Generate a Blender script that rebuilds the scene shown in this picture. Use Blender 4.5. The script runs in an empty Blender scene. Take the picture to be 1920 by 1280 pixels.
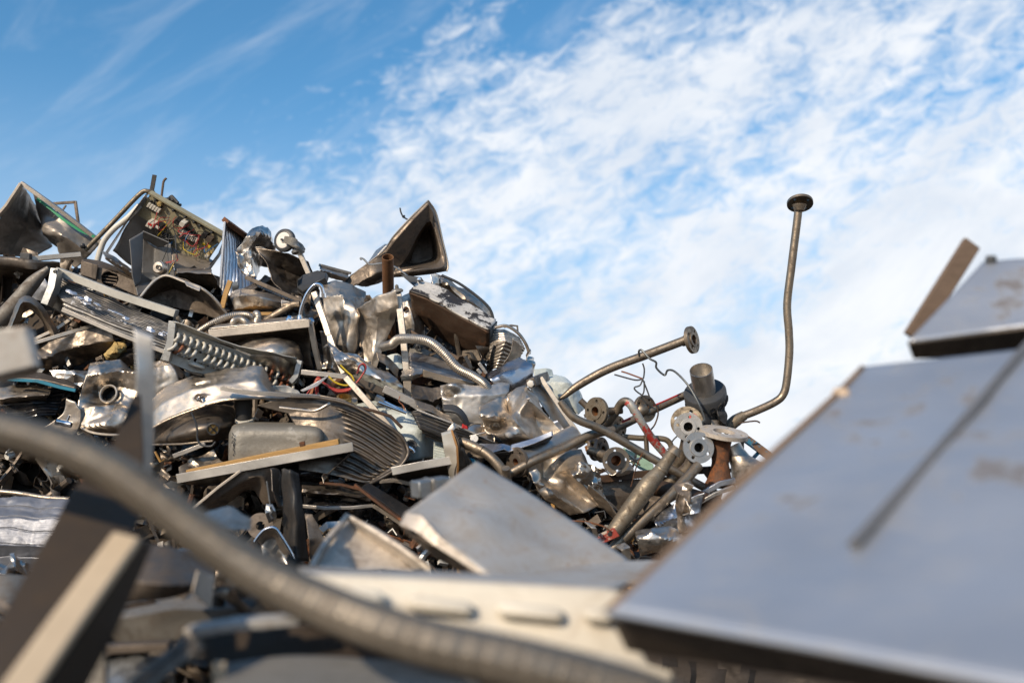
import bpy, math, random
import numpy as np
from mathutils import Vector, noise
from mathutils.geometry import tessellate_polygon
from math import radians, sin, cos, pi, sqrt

scene = bpy.context.scene
COL = scene.collection

# ------------------------------------------------------------------ camera, sky, sun, exposure
FOC = 35.0
FPX = FOC / 36.0 * 1920.0
CAM = Vector((0.0, 0.0, 1.75))
PITCH = radians(10.0)
RIGHT = Vector((1, 0, 0))
FWD = Vector((0, cos(PITCH), sin(PITCH)))
UP = Vector((0, -sin(PITCH), cos(PITCH)))
cam_data = bpy.data.cameras.new("camera")
cam_data.lens = FOC
cam_data.sensor_width = 36.0
cam_data.clip_start = 0.02
cam_data.clip_end = 3000.0
cam_data.dof.use_dof = True
cam_data.dof.focus_distance = 5.0
cam_data.dof.aperture_fstop = 1.5
cam_data.dof.aperture_blades = 9
camera = bpy.data.objects.new("camera", cam_data)
camera.location = CAM
camera.rotation_euler = (radians(90) + PITCH, 0, 0)
COL.objects.link(camera)
scene.camera = camera

SUN_EL, SUN_AZ = radians(27.0), radians(214.0)   # azimuth clockwise from +Y: behind the camera, a little to its left
world = bpy.data.worlds.new("World")
scene.world = world
world.use_nodes = True
def build_sky():
    nt = world.node_tree
    N, L = nt.nodes, nt.links
    N.clear()
    out = N.new("ShaderNodeOutputWorld")
    bg = N.new("ShaderNodeBackground")
    bg.inputs["Strength"].default_value = 0.1
    L.new(bg.outputs[0], out.inputs[0])
    sky = N.new("ShaderNodeTexSky")
    sky.sky_type = 'NISHITA'
    sky.sun_disc = False
    sky.sun_elevation = SUN_EL
    sky.sun_rotation = SUN_AZ
    sky.air_density = 1.0
    sky.dust_density = 0.6
    sky.ozone_density = 2.0
    hs = N.new("ShaderNodeHueSaturation")
    hs.inputs["Saturation"].default_value = 1.27
    hs.inputs["Hue"].default_value = 0.492
    hs.inputs["Value"].default_value = SKY_VAL
    L.new(sky.outputs[0], hs.inputs["Color"])
    tc = N.new("ShaderNodeTexCoord")
    lowmix = N.new("ShaderNodeMix"); lowmix.data_type = 'RGBA'
    L.new(hs.outputs[0], lowmix.inputs["A"]); lowmix.inputs["B"].default_value = (5.6, 6.9, 8.7, 1)
    def math_(op, a, b=None, clamp=False):
        n = N.new("ShaderNodeMath"); n.operation = op; n.use_clamp = clamp
        for i, v in enumerate((a, b)):
            if v is None: continue
            if isinstance(v, (int, float)): n.inputs[i].default_value = v
            else: L.new(v, n.inputs[i])
        return n.outputs[0]
    def dot(v):
        n = N.new("ShaderNodeVectorMath"); n.operation = 'DOT_PRODUCT'
        L.new(tc.outputs["Generated"], n.inputs[0]); n.inputs[1].default_value = v
        return n.outputs["Value"]
    def noise_(scale_xyz, rot, scale, detail, rough, dist=0.0, loc=(0, 0, 0)):
        r = N.new("ShaderNodeMapping"); r.inputs["Rotation"].default_value = rot
        L.new(tc.outputs["Generated"], r.inputs[0])
        m = N.new("ShaderNodeMapping"); m.inputs["Scale"].default_value = scale_xyz
        m.inputs["Location"].default_value = loc
        L.new(r.outputs[0], m.inputs[0])
        n = N.new("ShaderNodeTexNoise"); n.inputs["Scale"].default_value = scale
        n.inputs["Detail"].default_value = detail; n.inputs["Roughness"].default_value = rough
        n.inputs["Distortion"].default_value = dist
        L.new(m.outputs[0], n.inputs["Vector"])
        return n.outputs["Fac"]
    def ramp(v, a, b, smooth=True):
        n = N.new("ShaderNodeMapRange"); n.interpolation_type = 'SMOOTHSTEP' if smooth else 'LINEAR'
        L.new(v, n.inputs["Value"]); n.inputs["From Min"].default_value = a; n.inputs["From Max"].default_value = b
        return n.outputs["Result"]
    # the bank of cloud lies to the right of and below a slanting front; both are directions in the world
    front = dot(Vector((0.41, 0.41, -0.85)))
    rot = (0.0, radians(27), 0.0)
    big = noise_((0.55, 0.7, 1.25), rot, 4.2, 6, 0.55, 0.5, (3.1, 0.4, 1.7))
    mid = noise_((0.6, 0.8, 1.25), rot, 13.0, 8, 0.60, 0.35, (0.7, 2.2, 5.3))
    fine = noise_((0.7, 0.9, 1.3), (0, radians(20), 0), 46.0, 8, 0.66, 0.6, (9.7, 1.1, 0.3))
    edge = ramp(front, SKY_E0, SKY_E1)
    s = math_('ADD', math_('MULTIPLY', math_('SUBTRACT', big, 0.5), 1.5), math_('MULTIPLY', math_('SUBTRACT', mid, 0.5), 1.25))
    s = math_('ADD', s, math_('MULTIPLY', math_('SUBTRACT', fine, 0.5), 1.45))
    # the veil thickens towards the horizon
    hz = ramp(dot(Vector((0, 0, 1))), 0.36, 0.0, True)
    s = math_('ADD', s, math_('MULTIPLY', hz, SKY_HZ))
    s = math_('ADD', s, math_('MULTIPLY', edge, 1.0))
    cover = ramp(s, 0.44, 1.22)
    wisp = noise_((0.35, 0.7, 1.7), (0, radians(34), 0), 9.0, 9, 0.64, 1.0, (5.0, 8.0, 2.0))
    thin = math_('MULTIPLY', ramp(wisp, 0.50, 0.86), 0.30)
    cover = math_('MAXIMUM', cover, thin)
    shade = noise_((0.6, 0.8, 1.3), rot, 9.0, 7, 0.6, 0.3, (4.0, 6.0, 1.0))
    cc = N.new("ShaderNodeMix"); cc.data_type = 'RGBA'
    L.new(ramp(shade, 0.3, 0.66), cc.inputs["Factor"])
    cc.inputs["A"].default_value = (7.7, 8.35, 9.3, 1)
    cc.inputs["B"].default_value = (9.9, 10.1, 10.4, 1)
    mx = N.new("ShaderNodeMix"); mx.data_type = 'RGBA'
    L.new(math_('MULTIPLY', cover, 0.97), mx.inputs["Factor"])
    L.new(math_('MULTIPLY', ramp(dot(Vector((0, 0, 1))), 0.42, 0.05), 0.92), lowmix.inputs["Factor"]); L.new(lowmix.outputs["Result"], mx.inputs["A"]); L.new(cc.outputs["Result"], mx.inputs["B"])
    L.new(mx.outputs["Result"], bg.inputs["Color"])
SKY_VAL, SKY_E0, SKY_E1, SKY_HZ = 1.78, -0.15, 0.08, 0.30
build_sky()
sun_data = bpy.data.lights.new("sun", 'SUN')
sun_data.energy = 4.2
sun_data.angle = radians(0.55)
sun_data.color = (1.0, 0.83, 0.62)
sun = bpy.data.objects.new("sun", sun_data)
sun_dir = Vector((sin(SUN_AZ) * cos(SUN_EL), cos(SUN_AZ) * cos(SUN_EL), sin(SUN_EL)))
sun.rotation_euler = sun_dir.to_track_quat('Z', 'Y').to_euler()
sun.location = (0, 0, 30)
COL.objects.link(sun)
vs = scene.view_settings
vs.view_transform = 'Standard'
vs.look = 'None'
vs.gamma = 1.0
vs.exposure = 0.0
vs.use_curve_mapping = False
scene.cycles.max_bounces = 8
scene.cycles.glossy_bounces = 5
scene.cycles.diffuse_bounces = 3
scene.cycles.caustics_reflective = False
scene.cycles.caustics_refractive = False
scene.cycles.sample_clamp_indirect = 6.0

# ------------------------------------------------------------------ pixel <-> place helpers
def P(px, py, d):
    return CAM + FWD * d + RIGHT * ((px - 960.0) * d / FPX) + UP * ((640.0 - py) * d / FPX)
def proj(v):
    r = v - CAM
    d = r.dot(FWD)
    return 960 + r.dot(RIGHT) / d * FPX, 640 - r.dot(UP) / d * FPX, d
def NV(a, b, c):           # a direction: right, up, towards the viewer
    return (RIGHT * a + UP * b - FWD * c).normalized()
def D(y):                  # the slope of the heap: higher pieces lie farther back
    return 4.35 + (950.0 - y) / 610.0 * 1.35
def depth(z, d, ys):
    return d if d is not None else D(sum(ys) / len(ys)) + z

# ------------------------------------------------------------------ materials
M = {}
def _mat(name):
    m = bpy.data.materials.new(name); m.use_nodes = True
    nt = m.node_tree
    return m, nt, nt.nodes, nt.links, nt.nodes["Principled BSDF"]
def surf(name, col, rough=.35, metal=1.0, dirt=.3, dcol=(.05, .037, .025), rust=0.0, rcol=(.17, .065, .025), scale=5.0,
         rvar=.18, bump=.06, patch=None, pamt=0.0, scratch=0.25, spec=.5, grain=0.0, streak=1.1):
    m, nt, N, L, b = _mat(name)
    tc = N.new("ShaderNodeTexCoord"); oi = N.new("ShaderNodeObjectInfo")
    off = N.new("ShaderNodeVectorMath"); off.operation = 'MULTIPLY_ADD'
    cmb = N.new("ShaderNodeCombineXYZ")
    for i in range(3): L.new(oi.outputs["Random"], cmb.inputs[i])
    L.new(cmb.outputs[0], off.inputs[0]); off.inputs[1].default_value = (17., 31., 23.)
    L.new(tc.outputs["Object"], off.inputs[2])
    vec = off.outputs[0]
    def nz(s, det=6, ro=.6, v=vec, dist=0.):
        n = N.new("ShaderNodeTexNoise"); n.inputs["Scale"].default_value = s; n.inputs["Detail"].default_value = det
        n.inputs["Roughness"].default_value = ro; n.inputs["Distortion"].default_value = dist
        L.new(v, n.inputs["Vector"]); return n.outputs["Fac"]
    def mr(v, a, c, o0=0., o1=1.):
        n = N.new("ShaderNodeMapRange"); L.new(v, n.inputs["Value"])
        n.inputs["From Min"].default_value = a; n.inputs["From Max"].default_value = c
        n.inputs["To Min"].default_value = o0; n.inputs["To Max"].default_value = o1
        return n.outputs["Result"]
    def mix(f, a, c):
        n = N.new("ShaderNodeMix"); n.data_type = 'RGBA'
        if isinstance(f, float): n.inputs["Factor"].default_value = f
        else: L.new(f, n.inputs["Factor"])
        for k, v in (("A", a), ("B", c)):
            if isinstance(v, tuple): n.inputs[k].default_value = (*v, 1)
            else: L.new(v, n.inputs[k])
        return n.outputs["Result"]
    def ma(op, a, c):
        n = N.new("ShaderNodeMath"); n.operation = op
        for i, v in enumerate((a, c)):
            if isinstance(v, (int, float)): n.inputs[i].default_value = v
            else: L.new(v, n.inputs[i])
        return n.outputs[0]
    n1 = nz(scale, 8, .62, dist=.4)
    n2 = nz(scale * 6.5, 9, .72, dist=.3)
    n6 = nz(scale * 22., 4, .7)
    n3 = nz(scale * .6, 3, .5)
    mp = N.new("ShaderNodeMapping"); mp.inputs["Scale"].default_value = (1.5, 1.5, 34.); mp.inputs["Rotation"].default_value = (.5, .9, .3)
    L.new(vec, mp.inputs[0])
    n4 = nz(scale * 2.4, 4, .6, mp.outputs[0])
    tone = mr(n3, .3, .7, .82, 1.12)
    vcol = N.new("ShaderNodeVectorMath"); vcol.operation = 'SCALE'; vcol.inputs[0].default_value = col
    L.new(tone, vcol.inputs["Scale"])
    c = vcol.outputs[0]
    met = metal
    if patch is not None:
        pf = mr(ma('ADD', ma('MULTIPLY', n1, .7), ma('MULTIPLY', n2, .3)), .62 - pamt * .4, .66 - pamt * .4)
        c = mix(pf, c, patch)
        if metal > 0: met = ma('MULTIPLY', ma('SUBTRACT', 1.0, pf), metal)
    n5 = nz(scale * 2.3, 9, .68, dist=.8)
    df = ma('MAXIMUM', mr(n5, .66 - dirt * .40, .86 - dirt * .34), ma('MULTIPLY', mr(n2, .50, .68), min(1., dirt * 1.5)))
    df = ma('MAXIMUM', df, ma('MULTIPLY', mr(n6, .60, .70), min(1., dirt * 1.5)))
    df = ma('MAXIMUM', df, ma('MULTIPLY', mr(n4, .52, .70), dirt * streak))
    df = ma('MULTIPLY', df, min(.95, .30 + dirt))
    c = mix(df, c, dcol)
    if rust > 0:
        rf = mr(ma('ADD', ma('MULTIPLY', n1, .45), ma('MULTIPLY', n2, .55)), .68 - rust * .42, .80 - rust * .42)
        rc = mix(n2, rcol, tuple(v * 2.1 for v in rcol))
        c = mix(rf, c, rc)
        df = ma('MAXIMUM', df, rf)
    if grain > 0:
        c = mix(ma('MULTIPLY', mr(n4, .4, .7), grain), c, tuple(v * .45 for v in col))
    L.new(c, b.inputs["Base Color"])
    mo = ma('MULTIPLY', ma('SUBTRACT', 1.0, ma('MULTIPLY', df, .85)), met)
    L.new(mo, b.inputs["Metallic"])
    r = ma('ADD', ma('ADD', rough, ma('MULTIPLY', ma('SUBTRACT', n3, .5), rvar * 1.6)), ma('MULTIPLY', df, .38))
    r = ma('ADD', r, ma('MULTIPLY', mr(n4, .45, .75), scratch * .35))
    r = ma('MINIMUM', ma('MAXIMUM', r, .05), .95)
    L.new(r, b.inputs["Roughness"])
    b.inputs["Specular IOR Level"].default_value = spec
    bp = N.new("ShaderNodeBump"); bp.inputs["Strength"].default_value = bump; bp.inputs["Distance"].default_value = .02
    L.new(ma('ADD', n2, ma('MULTIPLY', n4, .12)), bp.inputs["Height"])
    L.new(bp.outputs[0], b.inputs["Normal"])
    M[name] = m
    return m
surf("stainless", (.60, .525, .44), .36, dirt=.33, rvar=.24)
surf("stainless_bright", (.66, .60, .53), .29, dirt=.22, rvar=.2)
surf("polished", (.66, .62, .56), .34, .75, dirt=.24, rvar=.25, scale=9)
surf("stainless_dirty", (.46, .39, .315), .34, dirt=.48)
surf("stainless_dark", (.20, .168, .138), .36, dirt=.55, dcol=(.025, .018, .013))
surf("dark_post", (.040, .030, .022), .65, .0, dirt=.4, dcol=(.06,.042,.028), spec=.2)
surf("foil_grey", (.23, .24, .27), .48, .7, dirt=.3)
surf("panel_rod", (.19, .19, .195), .55, .3, dirt=.2)
surf("tank_paint", (.20, .19, .17), .62, 0., dirt=.3)
surf("steel_satin", (.58, .54, .49), .40, dirt=.30, scratch=.5)
surf("steel_leg", (.62, .555, .475), .48, dirt=.34, scale=8)
surf("galvanized", (.46, .465, .455), .42, dirt=.34, scale=9)
surf("aluminium_film", (.58, .60, .645), .32, dirt=.24)
surf("aluminium_fin", (.20, .19, .18), .34, dirt=.30, scale=6, scratch=.5, dcol=(.03,.025,.02), patch=(.70, .70, .71), pamt=.16, streak=.3)
surf("scraped_alu", (.80, .80, .82), .42, .9, dirt=.18, scale=14)
surf("pipe_steel", (.33, .27, .205), .42, dirt=.52, scale=10, rust=.22, dcol=(.055, .038, .025), rcol=(.14,.06,.026))
surf("pipe_pale", (.28, .235, .175), .46, .85, dirt=.6, rust=.16, scale=10, dcol=(.08,.055,.032))
surf("flange_bright", (.50, .475, .44), .42, dirt=.34, rust=.06, scale=15)
surf("bore_rust", (.22, .09, .03), .8, 0., dirt=.35)
surf("rusty", (.12, .055, .028), .70, .2, dirt=.5, dcol=(.035, .02, .013), rust=.42, rcol=(.16, .055, .018), scale=9)
surf("rust_orange", (.20, .095, .042), .62, .3, dirt=.42, dcol=(.06,.035,.02), rust=.25, rcol=(.11,.045,.018), scale=8)
surf("wire_grey", (.15, .16, .16), .42, .7, dirt=.2)
surf("rust_beam", (.085, .050, .032), .5, .45, dirt=.45, rust=.35, rcol=(.10, .045, .02))
surf("brown_steel", (.225, .182, .145), .46, .8, dirt=.52, rust=.16, dcol=(.034,.025,.018))
surf("worn_paint_white", (.62, .59, .54), .5, 0., dirt=.34, patch=(.035, .03, .027), pamt=.36, scale=8)
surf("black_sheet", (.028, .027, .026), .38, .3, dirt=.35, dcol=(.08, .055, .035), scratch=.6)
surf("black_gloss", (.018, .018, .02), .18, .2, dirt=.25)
surf("black_rubber", (.022, .022, .023), .6, 0., dirt=.25, dcol=(.08, .07, .06))
surf("charcoal", (.055, .058, .062), .42, .2, dirt=.25, dcol=(.12, .10, .08))
surf("grey_box_paint", (.17, .165, .16), .45, .2, dirt=.22, dcol=(.09, .07, .05))
surf("housing_grey", (.36, .32, .28), .42, .75, dirt=.32, dcol=(.10, .07, .045), scale=3.5)
surf("enamel_green", (.58, .63, .60), .38, 0., dirt=.22, scale=11, bump=.28, dcol=(.22, .17, .12), scratch=0)
surf("tub_grey", (.23, .215, .185), .5, .3, dirt=.36, scale=8, dcol=(.10, .075, .05), bump=.2, patch=(.36, .34, .30), pamt=.18)
surf("coil_paint", (.55, .53, .47), .42, 0., dirt=.28, scale=9, dcol=(.18, .13, .09))
surf("coil_tube", (.60, .57, .50), .34, 0., dirt=.12, rust=.06, scale=22)
surf("rust_tube", (.25, .09, .05), .55, 0., dirt=.3, rust=.5, scale=22)
surf("cream", (.70, .64, .53), .5, 0., dirt=.30, dcol=(.30, .22, .14), rust=.05)
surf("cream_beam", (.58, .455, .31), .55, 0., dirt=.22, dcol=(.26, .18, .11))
surf("wood", (.50, .29, .10), .6, 0., dirt=.15, grain=.6, scratch=0, dcol=(.2, .1, .04))
surf("wood_brown", (.17, .115, .078), .7, 0., dirt=.3, grain=.5)
surf("plate_grey", (.47, .45, .42), .5, .35, dirt=.46, rust=.26, scale=4.5, dcol=(.24, .18, .13), rcol=(.17,.085,.045), scratch=.3, streak=.5)
surf("panel_blue", (.47, .495, .54), .40, .62, dirt=.24, rust=.14, scale=2.6, dcol=(.21, .185, .165), rcol=(.16, .10, .065), scratch=.3, streak=.4, patch=(.175, .165, .165), pamt=.08)
surf("panel_edge", (.30, .20, .13), .6, .2, dirt=.3, rust=.25)
surf("tray_white", (.60, .53, .45), .45, .3, dirt=.42, dcol=(.13, .08, .045), scale=9)
surf("hose_braid", (.26, .225, .18), .46, .75, dirt=.40, scale=9, dcol=(.08,.058,.04))
surf("flex_metal", (.47, .42, .36), .40, dirt=.34, scale=10)
surf("chrome", (.80, .81, .84), .06, dirt=.06, rvar=.04)
surf("brass", (.52, .36, .14), .34, dirt=.35)
surf("board_beige", (.36, .33, .22), .55, .1, dirt=.40, dcol=(.15, .11, .06), scale=12)
surf("plastic_white", (.70, .66, .58), .45, 0., dirt=.14)
surf("plastic_black", (.02, .02, .021), .4, 0., dirt=.2)
surf("wire_red", (.42, .03, .03), .4, 0., dirt=.1)
surf("wire_yellow", (.62, .44, .03), .4, 0., dirt=.1)
surf("wire_blue", (.04, .20, .45), .4, 0., dirt=.1)
surf("wire_copper", (.42, .16, .08), .4, .4, dirt=.1)
surf("tape_green", (.03, .33, .16), .45, 0., dirt=.15)
surf("mint_sheet", (.36, .55, .43), .5, 0., dirt=.2)
surf("teal_edge", (.02, .22, .33), .5, 0., dirt=.35)
surf("foam_yellow", (.60, .42, .16), .85, 0., dirt=.45, scale=14, bump=.5)
surf("red_worn", (.42, .41, .37), .5, .5, dirt=.3, patch=(.42, .045, .035), pamt=.34, scale=13)
surf("blue_worn", (.22, .13, .08), .6, .1, dirt=.35, patch=(.03, .20, .33), pamt=.30, scale=9, rust=.12)
surf("red_plate", (.36, .06, .04), .5, 0., dirt=.25, patch=(.6, .5, .4), pamt=.25, scale=16)
surf("label_red", (.60, .03, .02), .5, 0., dirt=.05)
surf("sticky_pale", (.70, .66, .60), .5, 0., dirt=.1)
surf("heat_tint", (.70, .64, .54), .34, .7, dirt=.14)
surf("burnt_edge", (.40, .20, .07), .4, .6, dirt=.3)
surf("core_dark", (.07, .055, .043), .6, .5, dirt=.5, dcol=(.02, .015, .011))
surf("earth", (.20, .155, .115), .9, 0., dirt=.4, scale=.6, bump=.5)
surf("duct_grey", (.235, .22, .195), .55, .4, dirt=.5, scale=8, dcol=(.10, .065, .04))

# ------------------------------------------------------------------ geometry helpers
def catmull(pts, n):
    pts = [np.array(p, float) for p in pts]
    if len(pts) < 3:
        return [pts[0] + (pts[1] - pts[0]) * t for t in np.linspace(0, 1, n + 1)]
    q = [2 * pts[0] - pts[1]] + pts + [2 * pts[-1] - pts[-2]]
    out = []
    m = len(pts) - 1
    for k in range(n + 1):
        s = k / n * m
        i = min(int(s), m - 1); t = s - i
        a, b, c, d = q[i:i + 4]
        out.append(.5 * (2 * b + (c - a) * t + (2 * a - 5 * b + 4 * c - d) * t * t + (3 * b - a - 3 * c + d) * t ** 3))
    return out
def resample(row, n, smooth, closed=False):
    row = [np.array(p, float) for p in row]
    if closed: row = row + [row[0]]
    if smooth and len(row) > 2 and not closed: row = catmull(row, max(24, n * 2))
    row = np.array(row)
    seg = np.linalg.norm(np.diff(row, axis=0), axis=1)
    s = np.concatenate([[0], np.cumsum(seg)])
    t = np.linspace(0, s[-1], n + 1)
    return np.stack([np.interp(t, s, row[:, k]) for k in range(3)], 1)

class MB:
    def __init__(self): self.v = []; self.f = []; self.mi = []; self.cur = 0
    def add(self, vs, fs):
        o = len(self.v)
        self.v += [Vector(v) for v in vs]
        for f in fs:
            self.f.append([i + o for i in f]); self.mi.append(self.cur)
    def grid(self, G, close_u=False):
        nv, nu = G.shape[0], G.shape[1]
        fs = []
        for j in range(nv - 1):
            for i in range(nu - (0 if close_u else 1)):
                i2 = (i + 1) % nu
                fs.append((j * nu + i, j * nu + i2, (j + 1) * nu + i2, (j + 1) * nu + i))
        self.add(G.reshape(-1, 3), fs)
    def box(self, c, ax, ay, az):
        c = Vector(c); vs = []
        for sx in (-1, 1):
            for sy in (-1, 1):
                for sz in (-1, 1): vs.append(c + ax * sx + ay * sy + az * sz)
        self.add(vs, [(0, 1, 3, 2), (4, 6, 7, 5), (0, 4, 5, 1), (2, 3, 7, 6), (0, 2, 6, 4), (1, 5, 7, 3)])
    def sweep(self, pts, prof, ref, cap=True, scale=None):
        pts = [Vector(p) for p in pts]; k = len(prof); n = len(pts); vs = []
        for i, p in enumerate(pts):
            t = (pts[min(i + 1, n - 1)] - pts[max(i - 1, 0)]).normalized()
            r = ref(i / (n - 1)) if callable(ref) else ref
            nn = (r - t * r.dot(t)).normalized(); b = t.cross(nn)
            mit = 1.0
            s = scale[i] if scale else 1.0
            for (a, c) in prof: vs.append(p + nn * a * s + b * c * s)
        fs = []
        for i in range(n - 1):
            for j in range(k):
                j2 = (j + 1) % k
                fs.append((i * k + j, i * k + j2, (i + 1) * k + j2, (i + 1) * k + j))
        if cap:
            fs.append(tuple(range(k - 1, -1, -1))); fs.append(tuple((n - 1) * k + j for j in range(k)))
        self.add(vs, fs)
    def tube(self, pts, r, n=12, smooth=True, res=None, hollow=0.0, cap=True, ridge=None, braid=None):
        pts = [Vector(p) for p in pts]
        rs = r if isinstance(r, (list, tuple)) else [r] * len(pts)
        if smooth and len(pts) > 2:
            m = res or (len(pts) - 1) * 8
            c = catmull([tuple(p) for p in pts], m)
            rs = list(np.interp(np.linspace(0, len(pts) - 1, m + 1), range(len(pts)), rs))
            pts = [Vector(p) for p in c]
        elif res:
            c = resample([tuple(p) for p in pts], res, False)
            rs = list(np.interp(np.linspace(0, 1, res + 1), np.linspace(0, 1, len(rs)), rs))
            pts = [Vector(p) for p in c]
        m = len(pts)
        t0 = (pts[1] - pts[0]).normalized()
        a = t0.orthogonal().normalized()
        rings = []; T = []
        for i, p in enumerate(pts):
            t = (pts[min(i + 1, m - 1)] - pts[max(i - 1, 0)]).normalized()
            a = (a - t * a.dot(t)).normalized(); b = t.cross(a)
            rr = rs[i] * (ridge(i) if ridge else 1.0)
            rings.append([p + (a * cos(2 * pi * j / n) + b * sin(2 * pi * j / n)) * (rr * braid(i, 2 * pi * j / n) if braid else rr) for j in range(n)]); T.append(t)
        G = np.array([[tuple(q) for q in g] for g in rings])
        if hollow > 0:
            inn = []
            dep = max(1, min(m - 1, m // 3 if m > 6 else m - 1))
            f = 1 - hollow
            idx = [m - 1] + [m - 1 - dep]
            # both mouths: turn the wall inwards
            start = [[pts[0] + (q - pts[0]) * f for q in rings[0]]]
            s_in = pts[0] + T[0] * min(rs[0] * 5, (pts[-1] - pts[0]).length * .45)
            start_in = [[q + (s_in - pts[0]) for q in start[0]]]
            e_in = pts[-1] - T[-1] * min(rs[-1] * 5, (pts[-1] - pts[0]).length * .45)
            end = [[pts[-1] + (q - pts[-1]) * f for q in rings[-1]]]
            end_in = [[q + (e_in - pts[-1]) for q in end[0]]]
            allr = start_in + start + rings + end + end_in
            self.grid(np.array([[tuple(q) for q in g] for g in allr]), True)
            o = len(self.v) - len(allr) * n
            self.f.append([o + j for j in range(n - 1, -1, -1)]); self.mi.append(self.cur)
            self.f.append([len(self.v) - n + j for j in range(n)]); self.mi.append(self.cur)
            return
        self.grid(G, True)
        if cap:
            o = len(self.v) - m * n
            self.f.append([o + j for j in range(n - 1, -1, -1)]); self.mi.append(self.cur)
            self.f.append([o + (m - 1) * n + j for j in range(n)]); self.mi.append(self.cur)
    def lathe(self, c, axis, prof, n=24, sq=None):
        c = Vector(c); axis = axis.normalized(); a = axis.orthogonal().normalized(); b = axis.cross(a)
        G = np.array([[tuple(c + axis * h + (a * cos(2 * pi * j / n) + b * sin(2 * pi * j / n)) * max(r, 1e-5)) for j in range(n)] for r, h in prof])
        self.grid(G, True)
    def plate(self, c, nrm, R, t, holes=(), n=32, rot=0.0):
        # round plate of radius R with round holes [(dist, angle, radius)], thickness t
        c = Vector(c); nrm = nrm.normalized(); a = nrm.orthogonal().normalized(); b = nrm.cross(a)
        loops = [[(R * cos(2 * pi * j / n), R * sin(2 * pi * j / n)) for j in range(n)]]
        for (dd, an, hr) in holes:
            k = 14
            loops.append([(dd * cos(an + rot) + hr * cos(-2 * pi * j / k), dd * sin(an + rot) + hr * sin(-2 * pi * j / k)) for j in range(k)])
        self.extrude(loops, c, a, b, nrm, t)
    def extrude(self, loops, c, a, b, nrm, t):
        tris = tessellate_polygon([[Vector((x, y, 0)) for x, y in l] for l in loops])
        flat = [p for l in loops for p in l]
        K = len(flat)
        vs = [c + a * x + b * y + nrm * (t / 2) for x, y in flat] + [c + a * x + b * y - nrm * (t / 2) for x, y in flat]
        fs = [tuple(tr) for tr in tris] + [tuple(i + K for i in reversed(tr)) for tr in tris]
        o = 0
        for l in loops:
            k = len(l)
            for j in range(k):
                j2 = (j + 1) % k
                fs.append((o + j, o + K + j, o + K + j2, o + j2))
            o += k
        self.add(vs, fs)

WLOC = {}
def build(name, mb, mats, parent=None, ang=38, bevel=0., solid=0., recalc=True, origin=None):
    me = bpy.data.meshes.new(name)
    if parent is None:
        if origin is None:
            origin = Vector((0, 0, 0))
            for v in mb.v: origin += v
            origin /= max(1, len(mb.v))
    else:
        origin = WLOC[parent.name]
    me.from_pydata([tuple(v - origin) for v in mb.v], [], mb.f)
    mats = mats if isinstance(mats, (list, tuple)) else [mats]
    for k in mats: me.materials.append(M[k])
    if len(mats) > 1: me.polygons.foreach_set("material_index", mb.mi)
    me.validate(); me.update()
    if recalc:
        import bmesh
        bm = bmesh.new(); bm.from_mesh(me); bmesh.ops.recalc_face_normals(bm, faces=bm.faces); bm.to_mesh(me); bm.free()
    me.shade_smooth()
    me.set_sharp_from_angle(angle=radians(ang))
    o = bpy.data.objects.new(name, me)
    COL.objects.link(o)
    if parent is None: o.location = origin
    else: o.parent = parent
    WLOC[o.name] = origin
    if solid > 0:
        s = o.modifiers.new("solid", 'SOLIDIFY'); s.thickness = solid; s.offset = 0
    if bevel > 0:
        s = o.modifiers.new("bevel", 'BEVEL'); s.width = bevel; s.segments = 2; s.limit_method = 'ANGLE'; s.angle_limit = radians(50)
    return o
def tag(o, label, cat, group=None, kind=None):
    if label: o["label"] = label
    if cat: o["category"] = cat
    if group: o["group"] = group
    if kind: o["kind"] = kind
    return o
def thing(name, label, cat, loc, group=None):
    o = bpy.data.objects.new(name, None)
    o.empty_display_size = .05
    o.location = loc
    COL.objects.link(o)
    WLOC[o.name] = Vector(loc)
    return tag(o, label, cat, group)
rnd = random.Random(7)

def crease(p, f, seed):
    q = Vector((p[0] * f + seed * 7.31, p[1] * f - seed * 3.7, p[2] * f + seed * 1.9))
    a = abs(noise.noise(q))
    w = Vector((noise.noise(q * .6 + Vector((5, 1, 3))), noise.noise(q * .6 + Vector((9, 4, 7))), 0)) * .9
    b = abs(noise.noise(q * 1.9 + w))
    c = noise.noise(q * .7 + w)
    d = abs(noise.noise(q * 4.1 + w * 2))
    e = noise.voronoi(q * .95 + w * .7)[0][0]
    return (.25 - a) * .75 + (.25 - b) * .40 + (.22 - d) * .12 + c * .6 + (e - .45) * .95
def folds(G, seed, n):
    # flat facets meeting in sharp straight creases, as in buckled sheet
    r = random.Random(seed * 91 + 5)
    X = G.reshape(-1, 3); c = X.mean(0); Y = X - c
    ext = np.percentile(np.linalg.norm(Y, axis=1), 80)
    h = np.zeros(len(Y))
    for k in range(n):
        v = np.array([r.gauss(0, 1), r.gauss(0, .4), r.gauss(0, 1)]); v /= np.linalg.norm(v)
        h += r.choice((-1, 1)) * r.uniform(.4, 1.) * np.abs(Y @ v - r.uniform(-.75, .75) * ext)
    A = np.c_[Y, np.ones(len(Y))]
    h -= A @ np.linalg.lstsq(A, h, rcond=None)[0]
    return (h / (h.std() + 1e-9)).reshape(G.shape[:2])
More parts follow.
